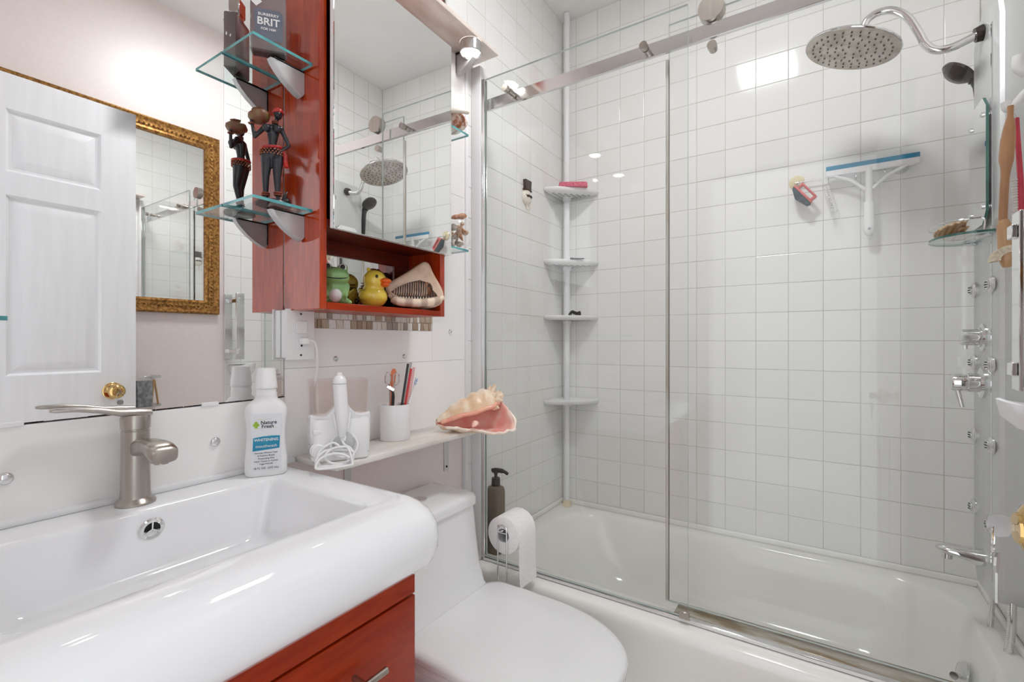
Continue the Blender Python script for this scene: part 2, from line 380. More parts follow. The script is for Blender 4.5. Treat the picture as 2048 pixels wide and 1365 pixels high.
B().prism([(x*1.0,y) for x, y in key]+[(.03,.0035),(.033,0),(.03,-.0035)], .002, M.Translation((-.014,.001,-.052)) @ M.Rotation(R(90),4,'Y') @ M.Rotation(R(20),4,'X')).done('key', m_key, t)

# gold-framed mirror on the right wall (seen in the mirrors)
t = thing('framed_mirror', 'rectangular mirror in a carved antique gold frame on the pink wall', 'mirror', (XR,.765,1.25))
FH = 1.12+1.0-1.25; W2 = .413
prof = [(0,0),(0,.012),(.010,.018),(.020,.014),(.030,.020),(.045,.016),(.058,.024),(.064,.020),(.066,.0)]
b = B(); rings = []
for off, h in prof:
    y = W2-.066+off; rings.append([(-h-.0005,-y,.066-off),(-h-.0005,y,.066-off),(-h-.0005,y,FH-.066+off),(-h-.0005,-y,FH-.066+off)])
b.loft(rings, False, False).done('frame', m_gold, t, sharp=50)
B().box((-.006,-W2+.06,.06),(-.002,W2-.06,FH-.06)).done('mirror_glass', m_mirror, t)
b = B()
def beads(p0, p1, n):
    for i in range(n):
        p = V(p0).lerp(V(p1), (i+.5)/n); b.sph(p, (.006,.006,.006), nu=8, nv=6)
for off in (.036,):
    y = W2-off; beads((-.017,y,off),(-.017,y,FH-off),46); beads((-.017,-y,off),(-.017,y,off),42); beads((-.017,-y,FH-off),(-.017,y,FH-off),42)
o = b.done('carved_beads', m_gold, t); o['kind'] = 'stuff'

# ceiling lamp
t = thing('ceiling_lamp', 'square flush white ceiling lamp, switched on', 'lamp', (.80,1.12,CZ))
B().box((-.15,-.15,-.03),(.15,.15,-.0),.006,2).done('housing', m_white, t)
B().box((-.13,-.13,-.034),(.13,.13,-.0295)).done('diffuser', emit('lamp_white', (.96,.98,1,1), CEIL_LIGHT), t)
# ================================================================ TUB AND SHOWER
t = thing('bathtub', 'white enamel alcove bathtub with rounded inner corners behind the glass screen', 'bathtub', (0,0,0))
b = B(); x1, y0, y1 = XR-.002, 1.295, YB-.002
b.loft([rr(.002,x1,y0+.03,y1,.005,.002,8), rr(.002,x1,y0+.03,y1,.006,.05,8), rr(.002,x1,y0+.006,y1,.008,RIM-.06,8), rr(.002,x1,y0,y1,.010,RIM-.03,8), rr(.003,x1-.001,y0+.004,y1,.012,RIM-.010,8),
        rr(.006,x1-.004,y0+.014,y1-.001,.014,RIM-.002,8), rr(.012,x1-.01,y0+.028,y1-.006,.02,RIM,8), rr(.075,x1-.06,y0+.105,y1-.045,.16,RIM,8),
        rr(.082,x1-.066,y0+.114,y1-.052,.17,RIM-.004,8), rr(.090,x1-.072,y0+.122,y1-.058,.18,RIM-.016,8), rr(.13,x1-.095,y0+.14,y1-.075,.20,RIM-.12,8), rr(.20,x1-.12,y0+.16,y1-.095,.20,RIM-.22,8), rr(.26,x1-.16,y0+.20,y1-.135,.17,RIM-.26,8), rr(.33,x1-.22,y0+.26,y1-.19,.12,RIM-.268,8)], False, True)
b.done('tub_shell', m_tub, t, sharp=50)
for lo, hi in (((.002,YB-.012,RIM-.001),(x1,YB-.0005,RIM+.021)), ((-.0010,1.369,RIM-.001),(.011,YB-.0125,RIM+.021)), ((x1-.010,1.369,RIM-.001),(x1+.0015,YB-.0125,RIM+.021))):
    struct(B().box(lo, hi, .005, 3).done('trim_%d' % (6+(lo[0] < 0)+2*(lo[0] > 1)), m_tub))
p = V((XR-.105,1.70,.235))
B().lathe([(.036,0),(.036,.004),(.028,.012),(.0005,.015)], p, '-X', 24, M.Rotation(R(12),4,'Y')).cyl(p+V((-.012,-.01,.0)), p+V((-.03,-.055,.02)), .006, .009).done('overflow_plate', m_chrome, t)

# fixed glass with the rail
t = thing('shower_screen', 'fixed frameless glass shower panel with a polished top rail beside the toilet', 'shower screen', (0,YG,RIM))
GX = on_y(1376,600,YG).x; GT = on_y(1376,9,YG).z-RIM
def pane(nm, x0, x1, z0, z1, par, yy=0., t=.008):
    b = B(); b.mi = 0
    b.mesh([(x0,yy-t/2,z0),(x1,yy-t/2,z0),(x1,yy-t/2,z1),(x0,yy-t/2,z1),(x0,yy+t/2,z0),(x1,yy+t/2,z0),(x1,yy+t/2,z1),(x0,yy+t/2,z1)], [(0,1,2,3),(5,4,7,6)])
    b.mi = 1; b.mesh([(x0,yy-t/2,z0),(x1,yy-t/2,z0),(x1,yy-t/2,z1),(x0,yy-t/2,z1),(x0,yy+t/2,z0),(x1,yy+t/2,z0),(x1,yy+t/2,z1),(x0,yy+t/2,z1)], [(0,4,5,1),(1,5,6,2),(2,6,7,3),(3,7,4,0)])
    return b.done(nm, [m_glass, m_dooredge], par, sharp=20)
pane('glass_pane', .046, GX, .014, GT, t)
B().box((.0405,-.010,.012),(.0455,.010,GT-.0),.001).box((.0455,-.010,.012),(.054,-.0045,GT),.001).box((.0455,.0045,.012),(.054,.010,GT),.001).done('wall_channel', m_alu, t)
BY = .027; bz0 = on_y(1377,92,YG+BY).z-RIM; bz1 = on_y(1377,63,YG+BY).z-RIM
o = B().box((.042,BY-.006,bz0),(XR-.004,BY+.006,bz1),.0012).done('top_rail', m_alu, t)
for px, py in ((1015,180),(1290,97)):
    p = on_y(px, py, YG); B().cyl((p.x,-.020,p.z-RIM),(p.x,-.0045,p.z-RIM),.0115,n=24).cyl((p.x,.0045,p.z-RIM),(p.x,BY-.0065,p.z-RIM),.010,n=24).done('standoff', m_nickel, t)
B().box((.046,-.008,.0008),(XR-.004,.010,.013),.002).done('bottom_track', m_alu, t)
B().box((.70,.011,.0008),(XR-.004,.075,.012),.002).done('bottom_track', m_track, t)
B().box((GX-.022,-.016,.0135),(GX+.006,-.0055,.034),.002).done('guide_block', m_nickel, t)
# sliding door
YS = YG+.053
t = thing('sliding_shower_door', 'sliding glass shower door with round rollers hanging from the polished rail', 'shower door', (0,YS,RIM))
SX = on_y(1338,600,YS).x; ST = on_y(1390,32,YS).z-RIM
pane('glass_pane', SX, XR-.02, .018, ST, t)
B().box((SX-.009,-.005,.018),(SX+.0,.006,bz0-.005),.002).done('edge_seal', m_seal, t)
rp = on_y(1424,27,YG+BY)
for x in (rp.x, XR-.12):
    z = bz1+.0345
    B().cyl((x,-BY-.018,z),(x,-BY+.012,z),.0335,n=40).cyl((x,-BY+.012,z),(x,-.0045,z),.012,n=24).done('roller', m_nickel, t)
    sp = bz0-.020
    B().cyl((x,-.032,sp),(x,-.020,sp),.0125,n=24).cyl((x,-.020,sp),(x,-.0045,sp),.011,n=24).done('lock_stud', m_nickel, t)

# shower column
PX, PY0, PY1, PZ0, PZ1 = 1.409, 1.62, 1.845, .465, 1.985; PYC = (PY0+PY1)/2
t = thing('shower_column', 'tall brushed steel shower column with jets, knobs, spout and rain head on tiled wall', 'shower column', (PX,PYC,PZ0))
H = PZ1-PZ0; hw = (PY1-PY0)/2; D = XR-PX-.001
b = B(); rings = []
for z, s in ((0,.7),(.045,1),(H-.06,1),(H,.82)):
    a = hw*s; rings.append([(0,-a+.02,z),(0,a-.02,z),(.006,a-.004,z),(.014,a,z),(D,a,z),(D,-a,z),(.014,-a,z),(.006,-a+.004,z)])
b.loft(rings).done('column_body', m_steel, t, sharp=25)
B().box((-.002,-hw+.035,.05),(.0,-hw+.042,H-.06)).done('edge_strip', m_chrome, t)
JZ = [1.2625,1.06,.857,.657]
jet = None
for sgn in (1,-1):
    for z in JZ:
        if jet is None:
            jet = B().lathe([(.022,0),(.022,.004),(.018,.008),(.012,.009),(.012,.012),(.0005,.013)], (0,0,0), '-X', 22).done('body_jet', m_chrome, t)
            nz = B()
            for k in range(7):
                a = k*2*math.pi/6; q = 0 if k == 6 else .0075; nz.cyl((-.013,q*math.cos(a),q*math.sin(a)),(-.0145,q*math.cos(a),q*math.sin(a)),.0014,n=6)
            nz.done('nozzles', m_dark, jet); o = jet
        else: o = dup(jet, t)
        o.location = (0, sgn*.079, z-PZ0)
b = B().lathe([(.036,0),(.036,.004),(.026,.007),(.026,.010),(.022,.011),(.022,.044),(.020,.046),(.0005,.046)], (0,0,1.13-PZ0), '-X', 30)
b.cyl((-.036,0,1.13-PZ0-.02),(-.036,0,1.13-PZ0-.032),.005).done('diverter_knob', m_chrome, t)
kz = 1.008-PZ0
b = B().lathe([(.040,0),(.040,.006),(.030,.009),(.025,.010),(.025,.032),(.023,.034),(.023,.062),(.021,.065),(.0005,.065)], (0,0,kz), '-X', 30)
b.cyl((-.052,0,kz-.018),(-.044,-.012,kz-.066),.006,.005).done('mixer_handle', m_chrome, t)
sz = .545-PZ0
b = B(); rings = []
for x, hy, hz, dz in ((0,.030,.022,0),(-.02,.029,.021,0),(-.05,.026,.017,.003),(-.075,.022,.012,.006),(-.09,.014,.008,.007),(-.096,.004,.003,.007)):
    rings.append([(x,hy*math.cos(a),dz+sz+hz*math.sin(a)) for a in [2*math.pi*i/20 for i in range(20)]])
b.loft(rings).cyl((-.072,0,sz-.002),(-.072,0,sz-.018),.011,n=18).done('tub_spout', m_chrome, t)
# mirror plate on the column
ch = .03; y0, y1, z0, z1 = -.085,.075,1.42-PZ0,1.745-PZ0
poly = [(y0+ch,z0),(y1-ch,z0),(y1,z0+ch),(y1,z1-ch),(y1-ch,z1),(y0+ch,z1),(y0,z1-ch),(y0,z0+ch)]
b = B(); b.mi = 1; b.prism(poly, .006, M.Translation((-.014,0,0)) @ FACE_XP)
o = b.done('mirror_plate', [m_mirror, m_green_edge], t, sharp=20)
for f in o.data.polygons: f.material_index = 0 if abs(f.normal.x) > .9 else 1
for yy, zz in ((-.06,z0+.045),(.05,z0+.045),(-.06,z1-.045),(.05,z1-.045)): B().lathe([(.007,-.0141),(.007,.003),(.004,.006),(.0005,.0065)], (-.014,yy,zz), '-X', 16).done('mirror_screw', m_chrome, t)
# rain head and arm, laid out in the plane of the column's centre
L = lambda v: v-V((PX,PYC,PZ0))
pts = [L(on_y(x,y,PYC)) for x, y in ((1962,66),(1935,80),(1900,96),(1870,100),(1850,88),(1836,64),(1815,35),(1785,21),(1755,26),(1735,40),(1727,56))]
pts = smoothpath(pts, 6); arm = B().tube(pts, .0105, 14).done('shower_arm', m_chrome, t)
p = pts[0]; B().cyl(p+V((-.012,0,-.003)), V((0.0,p.y,p.z+.0)), .018, .021, 20).done('arm_collar', mat('dark_collar', C(70,68,66), .3, .8, c2=C(40,38,36), scale=60, bump=.6), t)
hc = L(on_y(1704,97,PYC)); HT = M.Translation(hc) @ M.Rotation(R(17),4,'Y') @ M.Translation(-hc); hd = B(HT).lathe([(.122,-.004),(.1235,-.001),(.122,.003),(.06,.008),(.03,.010),(.018,.018),(.014,.028),(.0005,.03)], hc, 'Z', 56).done('rain_head', m_chrome, t)
fa = B(HT).lathe([(.121,0),(.121,-.001),(.0005,-.001)], hc+V((0,0,-.0042)), 'Z', 56).done('spray_plate', mat('spray_plate', C(205,200,192), .35, .3, c2=C(180,172,160), scale=25), hd)
b = B(HT)
for k, n in ((.022,6),(.042,12),(.062,18),(.082,24),(.101,30)):
    for i in range(n):
        a = 2*math.pi*i/n+k*9; c = hc+V((k*math.cos(a),k*math.sin(a),-.005)); b.cyl(c, c+V((0,0,-.004)), .0026, .002, 7)
o = b.done('nozzles', mat('nozzle_grey', C(110,106,100), .5, c2=C(90,86,80), scale=30), hd); o['kind'] = 'stuff'
# hoses below
def hose(pts, r, nm, par, mt):
    sp = smoothpath(pts, 28); b = B(); b.tube(sp, [r*(1 if i % 2 else .74) for i in range(len(sp))], 10); return b.done(nm, mt, par, sharp=180)
hose([(.03,.05,.02),(.026,.05,-.08),(.020,.045,-.16),(.012,.03,-.225),(.002,.0,-.24)], .0075, 'flexible_hose', t, m_chrome)
hose([(.035,-.075,.02),(.033,-.078,-.06),(.026,-.07,-.14),(.012,-.045,-.20),(-.005,-.02,-.235)], .0095, 'flexible_hose', t, m_chrome)

# hand shower
t = thing('hand_shower', 'dark hand shower with oval head in a holder beside the steel column', 'hand shower', (1.40,1.872,1.45))
q = on_y(1915,148,1.872)-V((1.40,1.872,1.45))
rt = M.Rotation(R(40),4,'Y')
B().lathe([(.0005,-.012),(.030,-.012),(.043,-.008),(.044,.0),(.030,.012),(.0005,.018)], q, 'Z', 28, rt @ M.Rotation(R(180),4,'X')).done('spray_head', mat('hand_shower_dark', C(62,58,58), .3, .2, c2=C(52,48,48), scale=20), t)
B().tube(smoothpath([q+V((.026,0,-.022)), q+V((.045,0,-.05)), (.045,-.002,.14), (.047,-.004,.0)], 6), [.016]*6+[.013]*6+[.011]*7, 14, flat=.9).done('handle', m_black, t)
B().box((.034,-.018,.03),(.062,.012,.06),.004,2).done('holder', m_chrome, t)

# half-round glass shelf with rail on the column
t = thing('column_glass_shelf', 'half round green-edged glass shelf with wire rail on shower column', 'shelf', (PX,PYC,1.12+.272))
poly = [(-.0005,-.105)]+[(-.012-.098*math.sin(a)**.8, -.105*math.cos(a)) for a in [math.pi*i/24 for i in range(25)]]+[(-.0005,.105)]
b = B(); b.mi = 0; b.prism(poly, .006)
o = b.done('glass_plate', [m_shelfglass, m_green_edge], t, sharp=30)
for f in o.data.polygons: f.material_index = 0 if abs(f.normal.z) > .9 else 1
pts = [(-.02,-.098,.006),(-.02,-.098,.036)]+[(-.024-.086*math.sin(a)**.8, -.098*math.cos(a), .038) for a in [math.pi*i/16 for i in range(1,16)]]+[(-.02,.098,.036),(-.02,.098,.006)]
B().tube(smoothpath(pts,4), .0022, 8).done('wire_rail', m_chrome, t)
for y in (-.07,.07): B().box((-.028,y-.012,-.008),(-.0005,y+.012,-.0005),.002).box((-.028,y-.012,.0065),(-.014,y+.012,.009),.001).done('shelf_clip', m_chrome, t)
def scallop(name, label, r, dome, mt, loc, rot, group=None, nr=13):
    b = B(); rings = []
    for j in range(9):
        q = j/8; ring = []
        for i in range(nr*4+1):
            a = R(-78+156*i/(nr*4)); rd = (.06+.94*q)*r*(1+.02*math.cos(i*math.pi/2)*q)*(1-.12*abs(a/1.36)**3)
            ring.append(V((rd*math.sin(a), rd*math.cos(a), dome*math.sin(math.pi*min(1,.12+q*.88))*math.cos(a*.8)+.012*r*q*math.cos(i*math.pi/2)*2)))
        rings.append(ring)
    b.loft(rings, False, False, closed=False)
    b.mesh([(-.3*r,-.02*r,0),(.3*r,-.02*r,0),(.16*r,.22*r,.25*dome),(-.16*r,.22*r,.25*dome)],[(0,1,2,3)])
    o = b.done(name, mt, None, 180, mods=(('SOLIDIFY', dict(thickness=r*.05)),))
    o.location = loc; o.rotation_euler = rot
    return tag(o, label, 'shell', group)
m_scal = bands('scallop_tan', C(222,194,160), C(192,152,116), 22, 'Y')
scallop('scallop_shell', 'tan scallop shell leaning against the wire rail of the glass shelf', .066, .016, m_scal, (PX-.036,PYC-.01,1.12+.300), (R(-6),R(14),R(95)))
scallop('scallop_shell', 'flat pale scallop shell lying under the other on the glass shelf', .052, .010, m_scal, (PX-.02,PYC+.01,1.12+.281), (0,0,R(88)))

# corner caddy
cx, cy = .05, YB-.052
t = thing('corner_caddy', 'white tension pole corner caddy with four quarter round shelves in the shower', 'shower caddy', (cx,cy,RIM))
B().cyl((0,0,.001),(0,0,.03),.021,.017,20).done('foot', mat('aged_plastic', C(232,218,190), .45, c2=C(222,206,176), scale=20), t)
B().cyl((0,0,.03),(0,0,.63),.0125,n=20).cyl((0,0,.63),(0,0,1.25),.0145,n=20).cyl((0,0,1.25),(0,0,CZ-RIM-.002),.0135,n=20).done('pole', m_trim, t)
SZ = [on_y(1128,y,cy).z-RIM for y in (392,530,637,800)]
for k, z in enumerate(SZ):
    b = B(); n = 22
    # quarter-round tray with a lip
    def qpoly(r, off): 
        pts = [(-cx+off+.003, (YB-cy)-off-.003)]
        for i in range(n+1):
            a = R(90*i/n); rad = r*(1-.13*math.sin(2*a)**2)
            pts.append((-cx+off+.003+(rad)*math.sin(a), (YB-cy)-off-.003-(rad)*math.cos(a)))
        return pts
    ring = lambda r, off, zz: [V((x,y,zz)) for x, y in qpoly(r, off)]
    b.loft([ring(.165,.006,z-.012), ring(.183,.0,z-.006), ring(.187,.0,z+.004), ring(.185,.0,z+.009), ring(.180,.002,z+.009), ring(.176,.004,z+.002), ring(.168,.006,z+.0)], True, True)
    sh = b.done('caddy_shelf', m_white, t, sharp=50)
    bb = B()
    for i in range(7):
        for j in range(7-i):
            x = -cx+.03+i*.02; y = (YB-cy)-.03-j*.02
            if math.hypot(x,y) > .022: bb.box((x-.006,y-.006,z-.0135),(x+.006,y+.006,z-.0122))
    o = bb.done('drain_holes', m_grey, sh); o['kind'] = 'stuff'
    B().cyl((0,0,z-.03),(0,0,z-.0125),.019,.021,20).done('collar', m_white, t)
zs_ = [RIM+z for z in SZ]
b = B(); b.loft([rr(-.052,.052,-.03,.03,.012,z,5) for z in (0,.004)]+[rr(-.05,.05,-.028,.028,.012,.020,5)])
o = b.done('pink_sponge', mat('pink_sponge', C(224,120,140), .9, c2=C(200,84,112), scale=180, bump=1.), None, mods=()); o.location = (.108,1.945,zs_[0]+.0098); o.rotation_euler = (0,0,R(30)); o.scale = (1.25,.8,1); tag(o, 'pink bath sponge lying on the top caddy shelf', 'sponge')
t = thing('hair_clip', 'small black claw hair clip on the third caddy shelf', 'hair clip', (.112,1.955,zs_[2]+.001), R(33)); t.scale = (1,1,1.7)
b = B().tube(smoothpath([(-.026,0,.004),(-.012,0,.014),(.010,0,.010),(.026,0,.013)],5), .0045, 8); b.box((-.028,-.008,0),(-.016,.008,.009),.002); b.box((.016,-.008,0),(.028,.008,.014),.002); b.done('clip_arms', m_black, t)
b = B()
for i in range(6): b.cyl((-.02+i*.008,0,.008),(-.02+i*.008,.006,0),.0015,n=6)
b.done('teeth', m_black, t)
o = B().prism([(-.03,-.008),(.022,-.004),(.032,0),(.022,.005),(-.03,.008)], .004).box((-.032,-.009,.0),(-.018,.009,.006),.002).done('nail_file', m_textg); o.location = (.13,1.945,zs_[1]+.0095); o.rotation_euler = (0,0,R(30)); tag(o, 'flat dark grey file lying on the second caddy shelf', 'nail file')

# moustache hook on the left tile wall
p = on_x(1052,395,0); t = thing('moustache_hook', 'white wall hook shaped like a face with top hat and moustache', 'hook', (0,p.y,p.z))
m_cream = mat('cream_plastic', C(236,230,216), .3, c2=C(230,224,210), scale=10)
B().lathe([(.034,.0005),(.034,.004),(.031,.009),(.022,.016),(.0005,.019)], (0,0,0), 'X', 30).done('face', m_cream, t)
B().box((.0005,-.030,.026),(.014,.030,.032),.002).loft([[(.0006,-.021,.031),(.0006,.021,.031),(.014,.021,.031),(.014,-.021,.031)],[(.0006,-.024,.070),(.0006,.024,.070),(.014,.024,.070),(.014,-.024,.070)]]).done('top_hat', mat('hat_brown', C(74,54,48), .5, c2=C(64,46,42), scale=20), t)
b = B()
for s in (-1,1): b.tube(smoothpath([(.018,0,.0),(.0185,s*.008,.002),(.018,s*.016,-.001),(.0155,s*.023,.006)],5), [.003,.0035,.004,.0045,.005,.005,.005,.0048,.0045,.004,.0035,.003,.0025,.002,.0015,.001], 8)
b.done('moustache', m_black, t)
B().tube(smoothpath([(.004,0,-.030),(.006,0,-.045),(.014,0,-.054),(.024,.0,-.048),(.027,0,-.040)],5), .0035, 8).box((.0005,-.010,-.036),(.005,.010,-.024),.001).done('hook_arm', m_cream, t)

# suction bar on the back wall, with what hangs on it
HZ = 1.702; bx0 = on_y(1593,358,YB-.02).x; t = thing('suction_hook_bar', 'thin chrome bar with small hooks held by clear suction cups on tiles', 'hook rail', (bx0,YB,HZ))
for x in (0,.30):
    o = B().lathe([(.026,.0005),(.026,.002),(.018,.007),(.009,.010),(.008,.015),(.0005,.016)], (x,0,.008), '-Y', 24).done('suction_cup', mat('aged_clear', C(226,214,178), .2, c2=C(214,202,166), scale=30) if x == 0 else m_clearplastic, t)
B().cyl((-.004,-.019,.002),(.304,-.019,.002),.0022,n=10).done('bar', m_chrome, t)
HX = [.008, on_y(1657,375,YB-.02).x-bx0, on_y(1712,355,YB-.02).x-bx0, on_y(1770,350,YB-.02).x-bx0]
for x in HX: B().tube(smoothpath([(x,-.019,.005),(x,-.0235,.0),(x,-.022,-.014),(x,-.027,-.020),(x,-.034,-.014)],4), .0018, 8).done('small_hook', m_chrome, t)
# squeegee
bl0 = on_y(1652,343,YB-.042); bl1 = on_y(1840,320,YB-.042); hb = on_y(1736,472,YB-.042); hx = on_y(1738,400,YB-.042).x
t = thing('squeegee', 'white shower squeegee with blue rubber blade hanging on the tiled wall', 'squeegee', (hx,YB-.042,bl0.z))
a0, a1 = bl0.x-hx, bl1.x-hx; hz = hb.z-bl0.z
B().box((a0,-.004,-.002),(a1,.004,.014),.001).done('blade', mat('blue_rubber', C(42,138,176), .45, c2=C(36,128,166), scale=20), t)
poly = [(a0,-.002),(a0,-.028),(a0+.02,-.034),(-.075,-.036),(-.05,-.045),(-.012,-.085),(.012,-.085),(.05,-.045),(.075,-.036),(a1-.02,-.030),(a1,-.024),(a1,-.002)]
def holed(): 
    b = B(); t_ = .006
    b.box((a0,-.005,-.022),(a1,.005,-.001),.002)
    for s in (-1,1):
        b.tube([(s*.095,0,-.024),(s*.05,0,-.045),(s*.01,0,-.084)], .0055, 8)
        b.tube([(s*.095,0,-.022),(s*.12,0,-.021)], .004, 8)
    b.tube([(0,0,-.01),(0,0,-.06),(0,0,-.13)], [.010,.010,.011], 12); return b
holed().done('blade_holder', m_white, t)
b = B().tube([(0,0,-.127),(0,0,-.132),(0,0,-.16),(0,0,-.20),(0,0,hz+.02),(0,0,hz+.004),(0,0,hz)], [.0125,.0145,.0145,.016,.0155,.011,.005], 16, flat=.75); b.done('grip', m_white, t)
B().cyl((0,-.0125,hz+.022),(0,-.0116,hz+.022),.0045,n=14).done('hanging_hole', m_grey, t)
# scrub brush
p = V((bx0+.016,YB-.042,HZ-.045)); t = thing('scrub_brush', 'small scrub brush with coral handle and dark teal bristles on the bar', 'brush', p)
t.rotation_euler = (0,R(-38),0)
m_coral = mat('coral_plastic', C(214,104,96), .4, c2=C(204,92,86), scale=20)
B().box((-.004,-.012,-.050),(.005,.012,.036),.003,2).box((.020,-.009,-.045),(.026,.009,.028),.002).box((.004,-.008,-.046),(.024,.008,-.036),.002).box((.004,-.008,.018),(.024,.008,.026),.002).done('handle', m_coral, t)
b = B(); b.loft([[(-.0045,-.014,-.052),(-.0045,.014,-.052),(-.016,.012,-.048),(-.016,-.012,-.048)],[(-.0045,-.014,.0),(-.0045,.014,.0),(-.026,.012,.0),(-.026,-.012,.0)],[(-.0045,-.014,.034),(-.0045,.014,.034),(-.012,.012,.030),(-.012,-.012,.030)]])
b.done('bristles', mat('teal_bristle', C(48,70,80), .8, c2=C(34,40,44), scale=120, bump=1.), t)
# clear nail brush
p = V((bx0+HX[1]+.002,YB-.036,HZ-.07)); t = thing('clear_brush', 'transparent plastic brush with metal coil hanging on the second hook', 'brush', p); t.rotation_euler = (0,R(-14),0)
B().box((-.012,-.006,-.055),(-.008,.006,.045),.001).box((.008,-.006,-.06),(.013,.006,.045),.001).box((-.012,-.006,.04),(.013,.006,.046),.001).box((-.012,-.006,-.085),(.013,.006,-.055),.003).done('clear_body', m_clearplastic, t)
B().tube([(-.001+.004*math.cos(i*.9), .004*math.sin(i*.9), .045-.095*i/90) for i in range(91)], .0011, 5).done('coil', m_chrome, t)

# brushes on the hook on the right wall
hy = 1.535
p0 = on_y(2038,160,hy); t = thing('robe_hook', 'white plastic double hook on the wall by the shower column', 'hook', (XR,hy,p0.z))
B().box((-.012,-.016,-.05),(-.0008,.016,.05),.005,2).tube(smoothpath([(-.01,0,.01),(-.03,0,.012),(-.045,0,.03),(-.045,0,.055)],5), .011, 12).tube(smoothpath([(-.008,0,-.02),(-.03,0,-.03),(-.05,0,-.055),(-.062,0,-.060),(-.066,0,-.045)],5), .010, 12).done('hook_body', m_white, t)
hk = V((XR-.058,hy,p0.z-.048))
def o3(px, py): return on_y(px, py, hy-.012)
t = thing('back_brush', 'long wooden handled bath brush with pale bristles hanging on the white hook', 'brush', o3(2005,520))
q = lambda px, py: o3(px,py)-o3(2005,520)
B().tube(smoothpath([q(2021,212),q(2020,240),q(2016,280),q(2013,310),q(2012,335),q(2009,370),q(2006,430),q(2007,445)],5), [.0055]*5+[.0075,.009,.0105,.0115,.012]+[.013]*8+[.012,.011,.010,.009,.0085]+[.008]*13, 12).done('handle', wood('brush_wood', C(206,150,100), C(176,124,84), (6,6,1)), t)
B().tube(smoothpath([q(2007,440),q(2010,470),q(2012,500),q(2014,535)],5), [.008,.010,.012,.013]+[.014]*9+[.012,.010,.007], 14).done('brush_back', wood('brush_wood_pale', C(222,176,130), C(204,156,112), (6,6,1)), t)
b = B(); rings = []
for i in range(9):
    a = R(-10+105*i/8); c = q(2020,520); rings.append([c+V((-.034*math.sin(a),dy,.032*math.cos(a))) for dy in (-.016,.016)]+[c+V((-.018*math.sin(a),dy,.016*math.cos(a))) for dy in (.016,-.016)])
b.loft(rings).done('bristles', mat('pale_bristle', C(228,214,192), .8, c2=C(206,190,166), scale=150, bump=1.), t)
B().tube([q(2021,212)+V((0,0,.0)), hk-o3(2005,520)+V((-.008,.001,.004)), q(2024,212)], .0012, 6).done('cord', m_white, t)
hy2 = hy+.018
t = thing('pink_brush', 'slim pink translucent brush with white bristles hanging behind the wooden one', 'brush', on_y(2040,430,hy2))
q2 = lambda px, py: on_y(px,py,hy2)-on_y(2040,430,hy2)
m_pink = mat('pink_plastic', C(222,70,96), .15, c2=C(206,56,84), scale=20)
B().tube([q2(2034,236),q2(2037,300),q2(2041,360),q2(2043,432)], [.004,.005,.0055,.006], 10).done('handle', m_pink, t)
b = B()
for i in range(14):
    z = i/13; pa = q2(2042,358).lerp(q2(2043,430), z); pb = q2(2022,362).lerp(q2(2026,434), z); b.cyl(pa, pb, .0024, n=5)
b.done('bristles', mat('white_bristle', C(240,238,234), .7, c2=C(226,222,216), scale=100), t)
B().tube([q2(2034,236), hk-on_y(2040,430,hy2)+V((-.006,.004,.004))], .0012, 6).done('cord', m_white, t)

# chrome rack on the tile edge of the right wall, soap dish, towel holder
RX, RY, RZ0, RZ1 = 1.343, 1.222, 1.03, 1.355
t = thing('chrome_rack', 'vertical chrome rack on two brackets beside the gold-framed mirror', 'rack', (XR,RY,RZ0))
dx = RX-XR; hz = RZ1-RZ0
B().box((dx,-.02,0),(dx+.006,.020,hz),.0012).done('front_plate', m_chrome, t)
B().box((-.018,-.02,0),(-.0085,.016,hz),.001).done('back_plate', m_chrome, t)
for z in (hz-.045,.03): B().box((dx+.0065,-.010,z),(-.0185,.010,z+.018),.001).box((dx-.008,-.014,z-.003),(dx-.0005,.014,z+.021),.001).done('bracket', m_chrome, t)
for z in (.03,hz-.05): B().box((-.0085,-.012,z),(-.0002,.012,z+.02)).done('wall_mount', m_chrome, t)
t = thing('soap_dish', 'white ceramic soap dish projecting from the right wall below the rack', 'soap dish', (XR,1.275,.985))
b = B(); rings = []
for q_, z in ((.55,-.045),(.8,-.030),(.95,-.008),(1.,.012),(.96,.014),(.88,-.004),(.6,-.012)):
    rings.append([(-.0005-.142*q_*max(0,math.sin(a)), .05*q_*math.cos(a), z+.012*(1 if z > 0 else 0)*math.sin(a)**6) for a in [math.pi*i/20 for i in range(21)]])
b.loft(rings).done('dish_bowl', m_china, t, sharp=60)
t = thing('towel_holder', 'small chrome wall holder with folded grey cloth and wooden stand under gold mirror', 'towel holder', (XR,.90,.80))
for z in (.03,.155): B().box((-.055,-.005,z),(-.0005,.013,z+.014),.001).box((-.062,-.085,z+.001),(-.055,.013,z+.012),.001).done('chrome_bar', m_chrome, t)
B().box((-.088,-.085,.035),(-.0625,-.028,.150),.003).done('grey_cloth', mat('grey_cloth', C(158,160,162), .8, c2=C(120,122,126), scale=60, bump=.8), t)
B().tube([(-.078,-.030,.04),(-.070,-.018,.15)], .004, 6).tube([(-.066,.0,.04),(-.070,-.016,.15)], .004, 6).done('wooden_stand', wood('pale_wood', C(214,180,130), C(196,160,110), (6,6,1)), t)

